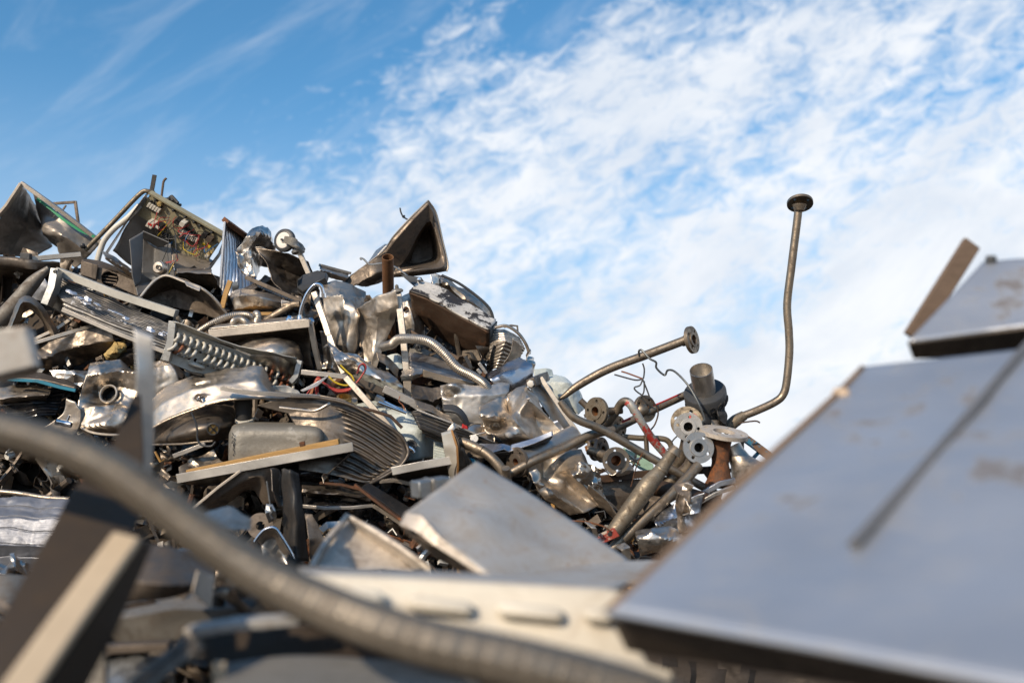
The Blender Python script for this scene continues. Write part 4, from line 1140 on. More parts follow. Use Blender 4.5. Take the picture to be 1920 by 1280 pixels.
# DD flexible hose
rg2 = lambda i: 1.0 + .045 * sin(i * 2 * pi / 3)
b = D(690) - .16
T("metal_hose", "ribbed metal hose snaking from the vertical strut down to the crumpled sheet", "hose", [(716, 650, .10), (735, 645, .08), (748, 636, .04), (775, 635, .0), (805, 641, -.02), (832, 662, -.02), (858, 690, -.02), (888, 706, -.02), (910, 722, -.02), (922, 748, .0)], 9.0, "flex_metal", d=b, res=260, ridge=rg2, n=16)
# EE film covered duct
S("film_covered_duct", "bluish film covered square duct end on the right shoulder of the heap", "duct",
  [[(912, 702, .0), (942, 684, .05), (972, 668, .1)], [(918, 712, -.10), (955, 698, -.08), (998, 684, -.02)], [(938, 735, -.08), (965, 728, -.08), (1000, 705, -.02)], [(944, 740, .05), (968, 736, .05), (1000, 716, .1)]],
  "aluminium_film", z=-.02, amp=.008, fq=4, seed=88)
S("duct_end_fold", "crumpled bright end fold standing right of the film covered duct", "sheet metal", [[(984, 660, .0), (1000, 670, .05)], [(988, 672, -.05), (1002, 684, 0)], [(994, 700, -.03), (1002, 708, .0)]], "stainless_bright", z=.0, amp=.014, fq=9, seed=89)
# FF long trays
b = D(700) - .02
th = thing("long_tray", "long grey steel tray with a folded edge behind the ribbed metal hose", "tray", P(830, 720, b))
S("top", None, None, [[(766, 660, .15), (820, 672, .15), (884, 700, .15)], [(768, 690, .0), (820, 702, 0), (890, 718, 0)]], "steel_satin", d=b, parent=th, amp=.006, seed=90)
S("edge", None, None, [[(792, 692, 0), (840, 706, 0), (892, 718, 0)], [(793, 706, 0), (840, 718, .0), (886, 724, 0)]], "stainless_dirty", d=b - .01, parent=th, amp=.002, seed=91)
S("bent_corner_sheet", "pale bent corner sheet just right of the vertical strut", "sheet metal", [[(752, 694, .05), (775, 690, 0), (793, 690, 0)], [(750, 704, -.05), (775, 704, -.06), (792, 700, -.02)], [(752, 712, 0), (772, 712, 0), (786, 706, 0)]], "steel_satin", z=-.08, amp=.01, seed=92)
S("dirty_plate", "dirty flat plate with rust streaks lying under the rusty beam", "sheet metal", [[(768, 655, .1), (800, 655, .1), (840, 672, .1)], [(764, 680, 0), (800, 682, 0), (838, 690, 0)]], "tub_grey", z=.06, amp=.008, seed=93)
S("enamel_scrap", "pale enamel scrap with a dark hole behind the vertical strut", "sheet metal", [[(722, 668), (745, 662), (762, 672)], [(724, 690, -.05), (745, 690, -.06), (760, 690, -.03)]], "enamel_green", z=.0, amp=.01, seed=94)
S("dark_plate", "dark slanting plate left of the vertical strut", "sheet metal", [[(705, 660), (722, 664), (750, 690)], [(710, 676, -.02), (730, 690, -.02), (746, 708, 0)]], "stainless_dark", z=-.06, amp=.008, seed=95)
S("flat_offcut", "flat grey offcut with a bright edge behind the enamel tank", "sheet metal", [[(770, 718, .02), (810, 726, .02), (838, 724, .05)], [(772, 745, -.04), (812, 752, -.03), (838, 738, 0)], [(775, 756, .05), (815, 764, .05), (835, 752, .05)]], "stainless_dark", z=-.02, amp=.016, fq=6, seed=96)
# GG drum sheet
S("large_bent_sheet", "large smooth bent stainless sheet with a crushed top edge in the middle right", "sheet metal",
  [[(826, 724, .05), (850, 718, .0), (900, 722, .0), (958, 716, .05)], [(828, 740, .0), (852, 742, -.04), (905, 740, -.04), (956, 735, .0)], [(832, 770, .0), (862, 778, -.05), (900, 778, -.05), (930, 765, -.03)], [(850, 800, .0), (875, 806, -.05), (905, 806, -.05), (935, 800, 0)]],
  "steel_satin", z=-.04, amp=.010, fq=4, seed=97, dents=((.2, .12, .16, -.06), (.1, .25, .12, .05)), nu=44, nv=40)
# charcoal hood strip
S("dark_curved_cover", "dark grey curved cover strip above the finned dark strip", "cover", [[(830, 760, .0), (855, 762, 0), (872, 778, 0), (880, 800, .0)], [(832, 770, -.05), (855, 774, -.06), (868, 788, -.05), (877, 806, -.03)]], "charcoal", z=-.14, smooth=True, th=.012)
# ------------------------------------------------------------------ middle and lower part of the heap
# HH crumpled bag sheet
S("crumpled_sheet", "big sack shaped crumpled stainless sheet in front of the bolted duct end", "sheet metal",
  [[(900, 766, .02), (935, 748, .05), (950, 742, .10), (985, 724, .12), (1008, 742, .1)], [(900, 778, -.06), (930, 782, -.10), (955, 776, .06), (990, 745, -.08), (1022, 770, .05)], [(906, 792, .02), (935, 796, .06), (965, 790, -.08), (1000, 780, .06), (1040, 795, .05)], [(920, 815, -.02), (950, 815, -.10), (985, 812, -.08), (1015, 810, .06), (1056, 815, .05)], [(945, 832, .02), (960, 834, 0), (990, 832, 0), (1030, 850, .05), (1065, 850, .1)], [(975, 870, .1), (990, 866, .1), (1010, 868, .1), (1040, 872, .1), (1070, 875, .12)]],
  "stainless", z=-.12, amp=.028, fq=7, seed=101, nu=60, nv=60, sm_rows=True)
# II flat panel with rail
b = D(780) - .02
th = thing("flanged_sheet", "flat pale steel panel with a raised edge rail right of the sack shaped sheet", "sheet metal panel", P(1050, 860, b))
S("panel", None, None, [[(990, 722, .0), (1012, 712, .05)], [(1030, 780, .0), (1060, 770, .05)], [(1068, 850, 0), (1098, 832, .05)]], "steel_satin", d=b, parent=th, amp=.006, fq=3, seed=102)
B("edge_rail", None, None, [(1014, 708, .03), (1052, 766, .0), (1094, 828, -.02)], 9, 16, "steel_leg", d=b, parent=th, bevel=.002)
S("face_strip", None, None, [[(1035, 790, -.05), (1045, 786, -.05)], [(1062, 838, -.05), (1078, 830, -.05)], [(1094, 885, -.05), (1108, 888, -.03)]], "aluminium_film", d=b - .02, parent=th, amp=.004)
# JJ tube end
b = D(715) - .16
th = thing("square_tube_end", "dark square tube end with a pale plug at the top of the flanged panel", "square tube", P(1005, 718, b))
B("tube", None, None, [(996, 718, -.06), (1022, 706, .14)], 17, 17, "stainless_dark", d=b, parent=th, bevel=.003)
mb = MB(); mb.lathe(P(995, 719, b - .065), (P(995, 719, b - .065) - P(1022, 706, b + .14)), [(.018, -.005), (.018, .006), (.013, .009), (.001, .009)], 6); build("plug", mb, "sticky_pale", th)
# KK grey-green tanks behind
b = D(725) + .14
S("enamel_tank", "grey green enamel tank corner with chipped edges behind the bent flanged pipe", "tank",
  [[(1018, 712, .1), (1040, 702, .15), (1062, 704, .15), (1075, 716, .2)], [(1022, 722, .0), (1042, 716, 0), (1066, 718, 0), (1082, 735, .1)], [(1036, 745, .0), (1055, 745, -.02), (1078, 750, 0), (1094, 760, .1)], [(1064, 772, .05), (1078, 775, .0), (1088, 775, .0), (1095, 766, .1)]], "enamel_green", d=b, amp=.014, fq=6, seed=103, smooth=True)
S("enamel_tank", "second grey green sheet corner peeping over the chipped enamel tank", "sheet metal",
  [[(1000, 692, .0), (1020, 690, .02), (1034, 693, .05)], [(1004, 712, -.03), (1025, 712, 0), (1042, 710, .05)]], "enamel_green", d=b + .1, amp=.006, seed=104)
# LL white tank
b = D(810) - .04
th = thing("enamel_water_tank", "pale grey green enamel water tank with a torn dent left of the forked sheet", "water tank", P(740, 870, b))
S("shell", None, None, [[(640, 770, .35), (690, 752, .40), (735, 758, .35), (765, 772, .32)], [(655, 800, .2), (720, 775, .15), (775, 778, .12), (800, 795, .2)], [(690, 840, .05), (745, 805, -.02), (785, 800, -.05), (812, 806, .08)], [(715, 860, .0), (750, 830, -.06), (788, 820, -.06), (816, 824, .06)], [(712, 880, .0), (750, 868, -.05), (786, 862, -.05), (813, 858, .06)]],
  "enamel_green", d=b, parent=th, nu=40, nv=40, sm_rows=True, smooth=True, amp=.004, fq=8, seed=105, dents=((.62, .52, .06, -.05),), th=.006)
S("side_wall", None, None, [[(812, 806, .08), (830, 800, .3)], [(815, 830, .06), (832, 830, .3)], [(812, 860, .06), (828, 855, .3)]], "enamel_green", d=b, parent=th)
th2 = thing("drain_valve", "small torn bright valve on the front of the enamel water tank", "valve", P(772, 838, b - .13))
mb = MB(); mb.lathe(P(771, 835, b - .12), NV(.3, .2, 1), [(.024, -.02), (.028, 0), (.024, .006), (.017, .004), (.017, -.01), (.001, -.012)], 18); build("ring", mb, "charcoal", th2)
mb = MB(); mb.tube(PTS([(766, 838), (773, 842), (777, 848)], b - .15), .009, n=10); build("stem", mb, "chrome", th2)
T("chrome_tube", "upper of two short chrome tubes lying on the enamel tank", "tube", [(706, 746), (756, 770)], 3.0, "chrome", z=-.22, hollow=.2)
T("chrome_tube", "lower of two short chrome tubes lying on the enamel tank", "tube", [(710, 754), (762, 774)], 3.0, "chrome", z=-.24, hollow=.2)
for q in ((712, 748), (716, 756)):
    mb = MB(); a = (P(760, 772, 1) - P(710, 748, 1)).normalized(); mb.lathe(P(q[0], q[1], D(750) - .24), a, [(.001, -.02), (.016, -.02), (.017, 0), (.014, .02), (.001, .02)], 6)
    tag(build("union_nut", mb, "galvanized"), "steel union nut on the %s of the two short chrome tubes" % ("upper" if q[0] == 712 else "lower"), "nut", "union nuts on the chrome tubes")
mb = MB(); mb.lathe(P(645, 748, D(750) - .2), NV(.1, .9, .4), [(.026, -.03), (.034, -.03), (.036, .0), (.034, .012), (.026, .014), (.024, -.02), (.001, -.022)], 20)
tag(build("brass_ring", mb, "brass"), "brass threaded ring beside the red and yellow wires", "ring")
# MM ribbed drainer, coloured dark for the shade it faces into
b = D(830) - .20
th = thing("ribbed_drainer", "dark ribbed sink drainer with a rounded corner in the middle of the heap", "sink drainer", P(690, 890, b))
rows = [[(480, 760, .02), (545, 744, .02), (600, 746, .04), (660, 762, .04), (720, 796, .03), (748, 816, .02)],
        [(540, 775, .02), (600, 764, .03), (660, 780, .03), (720, 808, .02), (757, 830, .02)],
        [(555, 800, .0), (610, 790, .0), (665, 806, .0), (725, 834, .0), (764, 850, .0)],
        [(560, 830, -.04), (610, 832, -.04), (660, 846, -.03), (715, 862, -.03), (756, 868, -.02)],
        [(560, 860, -.08), (605, 864, -.08), (650, 876, -.06), (690, 890, -.05), (722, 888, -.05)],
        [(560, 880, -.10), (600, 886, -.10), (640, 894, -.08), (670, 902, -.07), (692, 906, -.06)]]
def rib(u, v):
    m = max(0, min(1, (u - .50) * 14)) * max(0, min(1, (.955 - u) * 22)) * max(0, min(1, (v - .10) * 18)) * max(0, min(1, (.97 - v) * 20))
    return .0085 * (1 if sin(v * 2 * pi * 15) > 0 else -1) * m - .03 * (1 - m) * 0
S("pressed_sheet", None, None, rows, "stainless_dark", d=b, parent=th, nu=70, nv=190, wave=lambda u, v: .008 * math.tanh(3 * sin(v * 2 * pi * 15)) * max(0, min(1, (u - .42) * 14)) * max(0, min(1, (.955 - u) * 22)) * max(0, min(1, (v - .10) * 18)) * max(0, min(1, (.97 - v) * 20)), smooth=True, th=.003)
T("rim", None, None, [(545, 744, .01), (600, 746, .02), (660, 760, .02), (720, 794, .01), (750, 815, .01), (763, 836, .01), (765, 852, -.01), (752, 872, -.03), (724, 891, -.05), (692, 907, -.07)], 3.4, "stainless_dark", d=b - .01, parent=th, n=10)
T("slot_rim", None, None, [(524, 764, -.02), (560, 768, -.02), (590, 770, -.02), (612, 760, -.02), (618, 756, -.01)], 3.2, "stainless", d=b - .02, parent=th, n=10)
T("bent_brown_strip", "bent brown steel strip resting on the enamel tank above the ribbed drainer", "strip", [(655, 760), (700, 770), (732, 780), (754, 802)], 3.2, "rust_beam", z=-.30, smooth=False)
B("flat_bar", "long flat pale bar crossing the enamel tank from the wires to the drainer corner", "metal bar", [(648, 707, .04), (700, 765, 0), (752, 826, -.02)], 11, 5, "steel_leg", z=-.20)
B("flat_bar", "short thick pale bar lying beneath the spiral coil panel's right end", "metal bar", [(566, 697), (650, 706)], 9, 14, "steel_satin", z=-.20)
B("angle_iron", "dark angle strip running from the wires towards the finned dark strip", "metal bar", [(655, 708), (690, 722), (722, 736)], 13, 8, "stainless_dark", z=-.14)
B("angle_iron", "grey angle strip continuing past the chrome tubes to the bent sheet", "metal bar", [(720, 728, .0), (770, 752, 0), (800, 772, 0)], 14, 12, "steel_satin", z=-.10)
S("narrow_bent_strip", "dull bent strip leading to the dark curved cover", "sheet metal", [[(778, 750), (812, 762), (842, 780)], [(780, 762, -.05), (815, 776, -.05), (848, 795, -.05)]], "stainless_dirty", z=-.10, amp=.01, seed=108)
# wires
r = random.Random(12)
th = thing("wire_bundle", "tangle of red, white, copper and yellow wires under the crumpled sheets", "wires", P(620, 735, D(720) - .22))
for k in range(14):
    mt = ["wire_red", "wire_copper", "plastic_white", "wire_red", "wire_copper", "plastic_black"][k % 6]
    o = r.uniform(-5, 5)
    q = [(572 + r.uniform(0, 30), 735 + r.uniform(-6, 8)), (595, 712 + o), (615 + o, 724 + o), (632, 734 + o * .8), (655, 731 + o * .6), (664, 722 + r.uniform(-5, 4))]
    mb = MB(); mb.tube(PTS(q, D(720) - .22 + r.uniform(-.03, .03)), .0035, n=6); build("wire", mb, mt, th)
for q, mt in (([(616, 705), (628, 716), (645, 722), (660, 720)], "wire_yellow"), ([(638, 684), (650, 696), (660, 705), (664, 714)], "wire_yellow"), ([(668, 718), (678, 705), (686, 690), (682, 682), (674, 686), (670, 700)], "wire_red"),
              ([(670, 704), (672, 690), (678, 683), (684, 688), (684, 698)], "plastic_black"), ([(572, 745), (577, 756), (576, 764)], "wire_red"), ([(580, 745), (582, 756), (579, 764)], "wire_red")):
    mb = MB(); mb.tube(PTS(q, D(700) - .26), .0042, n=6); build("wire", mb, mt, th)
T("copper_wire", "loop of thin copper wire hanging over the grey angle strip", "wire", [(750, 742), (748, 752), (756, 760), (760, 770), (754, 758)], .9, "wire_copper", z=-.2, n=6)
S("knife_strip", "narrow pointed blue grey strip among the tangled wires", "strip", [[(563, 732), (590, 718), (617, 703)], [(568, 734), (595, 724), (617, 704)]], "aluminium_film", z=-.28, th=.005)
# NN grey tub + OO framed tray
b = D(850) - .24
th = thing("framed_worktop", "upside down worktop with bright front edge, wooden batten and a grey tub", "worktop", P(500, 900, b))
S("tub", None, None, [[(433, 806, .12), (440, 796, .1), (470, 792, .12), (520, 792, .12), (580, 793, .12), (600, 798, .12), (608, 808, .2)],
                      [(430, 815, .02), (440, 806, -.03), (470, 803, -.04), (520, 803, -.04), (580, 804, -.04), (602, 808, -.02), (611, 818, .1)],
                      [(429, 840, .0), (440, 838, -.06), (470, 836, -.06), (520, 836, -.06), (580, 832, -.06), (604, 832, -.04), (613, 838, .08)],
                      [(429, 866, .0), (440, 868, -.06), (470, 866, -.06), (520, 862, -.06), (580, 852, -.06), (604, 848, -.04), (614, 846, .08)]], "tub_grey", d=b + .06, parent=th, smooth=True, sm_rows=True, nu=40, nv=26, amp=.002)
B("front_edge", None, None, [(332, 897, -.02), (500, 866, -.03), (662, 837, -.02)], 17, 5, "polished", d=b - .06, parent=th, bevel=.001, ref=(UP * .9 + FWD * .04 - RIGHT * .15).normalized())
B("batten", None, None, [(352, 885, .02), (500, 854, .02), (636, 827, .02)], 10, 18, "wood", d=b - .04, parent=th)
S("top_sheet", None, None, [[(332, 905, -.02), (500, 875, -.03), (662, 845, -.02)], [(380, 910, .30), (500, 890, .35), (612, 872, .35)]], "black_sheet", d=b - .05, parent=th)
S("left_end", None, None, [[(335, 876, .08), (350, 868, .15)], [(337, 890, -.02), (356, 886, .06)]], "stainless", d=b - .05, parent=th)
S("right_end", None, None, [[(661, 838, -.06), (655, 842, .1)], [(661, 846, -.06), (640, 872, .1)], [(615, 888, -.02), (612, 890, .1)]], "stainless_dark", d=b, parent=th)
S("inner_tub", None, None, [[(515, 868, .0), (570, 860, 0), (612, 852, 0)], [(517, 890, -.02), (570, 890, -.04), (612, 880, 0)], [(528, 898, .1), (570, 900, .1), (606, 896, .1)]], "black_gloss", d=b + .04, parent=th, smooth=True)
S("torn_skirt", None, None, [[(610, 852, 0), (625, 850, .05)], [(614, 880, -.02), (622, 872, .02)], [(600, 902, -.02), (612, 896, 0)]], "stainless", d=b + .02, parent=th, amp=.012, seed=109)
B("corner_clip", None, None, [(562, 833), (572, 831)], 9, 6, "rusty", d=b - .10, parent=th)
# markings in black pen on the tub side: short strokes
r = random.Random(3)
mb = MB()
for k in range(16):
    x = 436 + r.uniform(-1.5, 3.5); y = 812 + k * 2.6
    mb.tube(PTS([(x, y), (x + r.uniform(-2, 3), y + r.uniform(-2, 3)), (x + r.uniform(-1, 3), y + 3)], b - .005), .0016, n=5)
build("pen_marks", mb, "plastic_black", th)
# PP curved skin
S("curved_skin", "long curved stainless skin with a dent arching over the black vent drum", "sheet metal",
  [[(262, 780, .05), (290, 742, .05), (335, 712, .05), (380, 700, .02), (430, 692, .0), (485, 686, .0), (498, 695, .05), (510, 722, .1), (560, 735, .1)],
   [(262, 795, -.04), (300, 760, -.06), (345, 735, -.08), (390, 724, -.10), (440, 718, -.10), (485, 715, -.10), (512, 735, -.05), (565, 745, 0)],
   [(268, 812, -.06), (310, 788, -.1), (360, 768, -.14), (410, 752, -.16), (460, 746, -.16), (500, 745, -.16), (545, 746, -.14), (600, 748, -.1)]],
  "stainless", z=-.20, nu=70, nv=26, amp=.010, fq=4, seed=111, smooth=True, dents=((.42, .35, .06, .06), (.40, .80, .05, -.04)))
T("skin_edge", "rolled lower edge of the curved stainless skin", "rod", [(268, 813), (310, 789), (360, 769), (410, 753), (460, 747), (545, 747), (600, 748)], 2.4, "stainless_dirty", z=-.30)
S("torn_flap", "small torn flap of metal on the lower edge of the curved skin", "sheet metal", [[(366, 744), (380, 740)], [(368, 750, -.02), (384, 747, -.01)], [(372, 753), (386, 750)]], "stainless_bright", z=-.40, amp=.02, fq=20, seed=112)
B("slotted_rail", "narrow slotted grey rail lying across the curved stainless skin", "metal rail", [(415, 727, -.04), (470, 736, -.05), (540, 740, -.04), (600, 744, 0)], 8, 10, "steel_satin", z=-.36, bevel=.001)
B("slotted_rail", "bent grey rail continuing behind the ribbed drainer's long edge", "metal rail", [(596, 742), (640, 750), (700, 778), (748, 812)], 5, 8, "stainless_dirty", z=-.20)
S("pale_white_flap", "pale grey flap standing behind the slotted rail", "sheet metal", [[(508, 722), (540, 724), (560, 732)], [(516, 738), (540, 738), (568, 742)]], "galvanized", z=-.18, amp=.004, seed=113)
S("pale_white_flap", "white triangular flap below the slotted rail near the red wires", "sheet metal", [[(538, 755), (562, 748)], [(530, 764), (568, 764)]], "steel_satin", z=-.22, seed=114)
# RR dark drum with vent
b = D(795) - .12
th = thing("black_vent_drum", "dark round drum with a crossed black vent under the curved skin", "drum", P(370, 830, b))
S("shell", None, None, [[(280, 800, .2), (330, 775, .1), (380, 760, .08), (430, 762, .15), (445, 775, .3)], [(282, 815, .1), (330, 795, -.04), (385, 782, -.08), (432, 780, .0), (448, 786, .2)], [(284, 830, .05), (330, 818, -.10), (385, 806, -.14), (430, 800, -.05), (448, 800, .15)], [(286, 836, .1), (330, 834, -.04), (385, 830, -.06), (425, 822, .0), (442, 816, .15)]], "stainless_dark", d=b, parent=th, smooth=True, sm_rows=True, nu=40, nv=30)
B("seam", None, None, [(286, 833, -.02), (340, 832, -.1), (400, 826, -.12)], 3, 6, "stainless_dirty", d=b, parent=th)
c = P(400, 804, b - .14); nv_ = NV(.1, -.1, 1)
mb = MB(); mb.lathe(c, nv_, [(.024, -.004), (.028, .0), (.029, .006), (.025, .009), (.022, .008), (.0215, .001), (.001, .0)], 28); vent = build("vent_ring", mb, "black_rubber", th)
for an in (0, pi / 2):
    a_ = nv_.orthogonal().normalized(); b_ = nv_.cross(a_); dr = a_ * cos(an) + b_ * sin(an)
    mb = MB(); mb.box(c + nv_ * .005, dr * .022, nv_.cross(dr) * .0022, nv_ * .003); build("vent_cross", mb, "black_rubber", vent)
mb = MB(); mb.plate(c + nv_ * .0015, nv_, .021, .002); build("vent_disc", mb, "brass", vent)
T("band_strap", "thin dark strap with a buckle running over the black vent drum", "strap", [(358, 772), (366, 790), (370, 806), (370, 822), (378, 834), (396, 836), (404, 828)], 1.9, "charcoal", z=-.32)
# SS neck
b = D(780) - .16
th = thing("drain_neck", "black waste pipe neck with a cream washer standing on the grey tub", "pipe", P(460, 795, b))
mb = MB(); mb.lathe(P(456, 750, b), NV(.06, -1, .1), [(.040, 0), (.042, .03), (.037, .04), (.038, .06), (.034, .07), (.035, .09), (.030, .11), (.001, .112)], 22); build("neck", mb, "black_rubber", th)
mb = MB(); mb.lathe(P(459, 788, b), NV(.03, 1, .2), [(.040, -.010), (.043, -.008), (.043, .008), (.040, .010), (.001, .010)], 26); build("washer", mb, "plastic_white", th)
# TT crumpled bowl
b = D(750) - .06
th = thing("crumpled_sink_bowl", "crumpled stainless sink bowl with a round drain hole at the left", "sink", P(230, 800, b))
S("bowl", None, None, [[(172, 685, .05), (200, 678, .05), (225, 674, .08), (260, 690, .12), (300, 676, .15)], [(162, 706, -.02), (190, 700, -.02), (225, 694, .0), (265, 700, .02), (320, 690, .1)], [(150, 738, -.02), (185, 735, .04), (225, 725, .02), (270, 735, .0), (335, 720, .1)], [(146, 770, -.04), (180, 762, -.06), (215, 756, -.03), (260, 766, -.05), (325, 770, .1)], [(144, 790, -.03), (165, 800, -.08), (200, 796, -.10), (250, 805, -.06), (290, 800, .05)], [(150, 800, -.01), (172, 808, -.05), (205, 812, -.06), (250, 812, -.04), (280, 808, .05)]],
  "stainless", d=b, parent=th, nu=80, nv=80, amp=.034, fq=7, seed=115, holes=((203, 738, 14, 10),))
mb = MB(); ax = NV(-.15, .35, 1)
mb.lathe(P(203, 738, b - .015), ax, [(.036, -.010), (.037, .002), (.041, .005), (.045, .003), (.047, -.003)], 36); build("drain_rim", mb, "steel_leg", th)
mb = MB(); mb.lathe(P(203, 738, b), ax, [(.036, .0), (.034, -.05), (.001, -.052)], 30); build("drain_throat", mb, "black_rubber", th)  # the hole's deep shade is put into a matte black material
T("rim", None, None, [(146, 786, -.06), (152, 800, -.08), (175, 811, -.10), (210, 815, -.10), (250, 814, -.08)], 2.6, "steel_leg", d=b, parent=th, n=8)
S("second_bowl", "dirty dented bowl side behind the upright grey blade", "sheet metal", [[(282, 680, .1), (310, 676, .05), (345, 692, .1)], [(284, 710, -.02), (312, 706, -.06), (344, 708, .0)], [(284, 740, -.02), (310, 738, -.05), (330, 730, .05)]], "stainless_dirty", z=.0, amp=.012, seed=116, smooth=True)
S("dome_lid", "dark domed lid above the crumpled sink bowl", "lid", [[(205, 678, .1), (225, 660, .05), (252, 652, .1)], [(215, 680, -.02), (235, 668, -.05), (258, 664, .02)], [(232, 690, .05), (245, 684, .0), (262, 680, .05)]], "stainless_dark", z=.02, smooth=True, seed=117)
S("foam_lump", "crumbling yellow insulation foam in a torn casing above the crumpled bowl", "foam", [[(196, 660, .05), (215, 642, .0), (236, 636, .05)], [(200, 668, -.08), (218, 658, -.12), (238, 652, -.02)], [(205, 680, .0), (218, 676, .0), (236, 664, .05)]], "foam_yellow", z=.0, amp=.03, fq=18, seed=118, nu=36, nv=30)
# AF embossed foil
S("embossed_foil", "bluish embossed aluminium sheet with pressed lines at the lower left", "sheet metal",
  [[(-60, 932, .1), (30, 930, .1), (135, 940, .1)], [(-60, 970, .0), (30, 972, .0), (120, 976, 0)], [(-60, 1020, -.05), (30, 1020, -.05), (90, 1026, -.05)], [(-60, 1070, -.02), (20, 1068, -.02), (70, 1070, -.02)]],
  "foil_grey", z=-.10, amp=.013, fq=5, seed=119, nu=40, nv=90, wave=lambda u, v: .004 * (1 if (v * 6) % 1 > .86 else 0))
S("crumpled_foil", "small crumpled bright foil on the embossed aluminium sheet", "foil", [[(0, 1062), (25, 1042, -.05), (52, 1060)], [(-5, 1075, -.05), (25, 1064, -.1), (55, 1075, -.03)]], "stainless_bright", z=-.2, amp=.03, fq=14, seed=120)
T("dark_tube_edge", "dark bent trim rail lying above the embossed aluminium sheet", "rail", [(-40, 918), (30, 924), (80, 932), (130, 936)], 5, "stainless_dirty", z=-.12)
B("short_flat", "short flat piece with dark gaps lying under the black vent drum", "strip", [(325, 855), (385, 832)], 8, 5, "steel_satin", z=-.16)
S("torn_dark_corner", "dark torn corner of sheet left of the grey tub", "sheet metal", [[(338, 876, .05), (360, 858, .0), (400, 848, .05)], [(345, 884, -.04), (375, 876, -.05), (420, 870, 0)]], "stainless_dirty", z=-.06, amp=.02, seed=121)
# arch sheets under worktop
S("arched_bracket", "arched brown steel bracket below the worktop's bright edge", "bracket",
  [[(362, 955, -.02), (410, 915, -.02), (452, 884, 0), (495, 872, .02), (512, 890, .05), (524, 940, .08)], [(372, 958, .0), (420, 924, .0), (460, 900, 0), (488, 892, .0), (498, 910, .02), (505, 945, .05)], [(390, 966, .08), (430, 940, .08), (455, 922, .08), (475, 918, .08), (486, 932, .08), (494, 950, .08)]], "brown_steel", z=-.14, amp=.006, seed=122, smooth=True)
B("arch_edge", "bright edge strip of the arched brown bracket", "strip", [(362, 953), (410, 913), (452, 882)], 5, 10, "steel_leg", z=-.18)
S("black_column_sheet", "tall black scuffed sheet standing under the worktop", "sheet metal", [[(528, 880, .05), (545, 880, -.02), (560, 888, .05)], [(532, 950, .05), (550, 950, -.04), (568, 950, .0)], [(530, 1050, .0), (555, 1052, -.06), (580, 1052, .0)]], "black_sheet", z=-.28, amp=.006, seed=123, smooth=True)
S("curled_trough", "curved black trough skin left of the tall black sheet", "sheet metal", [[(508, 878, .0), (522, 880, .05), (530, 900, .05)], [(512, 920, -.05), (524, 930, .05), (534, 930, .05)], [(520, 950, -.03), (530, 950, 0), (540, 940, 0)]], "stainless_dark", z=-.22, amp=.004, seed=124, smooth=True)
th = thing("broken_latch", "small broken bright latch hanging beside the tall black sheet", "latch", P(506, 975, D(960) - .3))
T("pin", None, None, [(500, 902), (506, 944)], 1.6, "galvanized", d=D(960) - .3, parent=th)
S("body", None, None, [[(500, 944), (512, 944)], [(498, 960, -.03), (517, 956, -.02)], [(503, 978), (518, 972)]], "galvanized", d=D(960) - .3, parent=th, amp=.01, fq=14, seed=125)
T("spring", None, None, [(506, 950), (511, 958), (507, 964), (511, 972)], 2.4, "charcoal", d=D(960) - .34, parent=th)
th = thing("chrome_tray_corner", "curled shiny tray corner below the broken latch", "tray", P(510, 1040, D(1010) - .34))
S("skin", None, None, [[(482, 1010, .0), (495, 995, .0), (514, 990, 0), (526, 1005, .0), (545, 1035, .0)], [(488, 1020, .06), (500, 1008, .06), (514, 1004, .06), (522, 1018, .06), (538, 1044, .06)], [(495, 1060, .04), (505, 1050, .06), (515, 1050, .06), (525, 1052, .06), (540, 1060, .04)]], "stainless_bright", d=D(1010) - .34, parent=th, smooth=True, amp=.004)
T("rim", None, None, [(478, 1015), (487, 1002), (498, 992), (514, 989), (526, 1003), (546, 1036), (556, 1058)], 3.2, "chrome", d=D(1010) - .35, parent=th)
mb = MB(); mb.plate(P(488, 985, D(990) - .2), NV(.1, .2, 1), .052, .006, [(.03, 1.2, .008), (0, 0, .018)], n=30)
tag(build("round_plate", mb, "brown_steel"), "brown round plate with a small hole behind the shiny tray corner", "plate")
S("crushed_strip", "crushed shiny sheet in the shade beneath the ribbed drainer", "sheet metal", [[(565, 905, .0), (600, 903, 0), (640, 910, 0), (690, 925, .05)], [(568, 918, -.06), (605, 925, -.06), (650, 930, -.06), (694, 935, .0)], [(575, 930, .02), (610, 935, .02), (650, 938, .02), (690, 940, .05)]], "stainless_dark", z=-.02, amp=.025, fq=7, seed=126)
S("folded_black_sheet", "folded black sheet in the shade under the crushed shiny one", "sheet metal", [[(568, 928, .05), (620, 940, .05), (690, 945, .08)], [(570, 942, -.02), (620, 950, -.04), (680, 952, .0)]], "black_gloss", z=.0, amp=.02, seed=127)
B("bent_frame_rail", "thin bent frame rail across the dark hollow behind the triangular tray", "metal rail", [(568, 948, .0), (610, 952, 0), (660, 951, 0), (700, 947, 0)], 6, 8, "steel_satin", z=-.10)
B("bent_frame_rail", "sloping end of the thin frame rail in the dark hollow", "metal rail", [(700, 947, 0), (730, 966, 0), (765, 990, 0)], 7, 9, "stainless_dirty", z=-.10)
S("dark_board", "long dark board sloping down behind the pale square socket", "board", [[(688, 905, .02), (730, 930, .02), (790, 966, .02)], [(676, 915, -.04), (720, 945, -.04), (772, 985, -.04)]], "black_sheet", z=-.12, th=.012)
B("rusty_strip", "rusty ragged strip along the edge of the long dark board", "strip", [(665, 908), (700, 935), (740, 965), (770, 985)], 5, 12, "rusty", z=-.16)
B("rusty_lath", "orange rusty lath below the ribbed drainer's lower corner", "strip", [(600, 905), (640, 908), (680, 918)], 4, 10, "rusty", z=-.10)
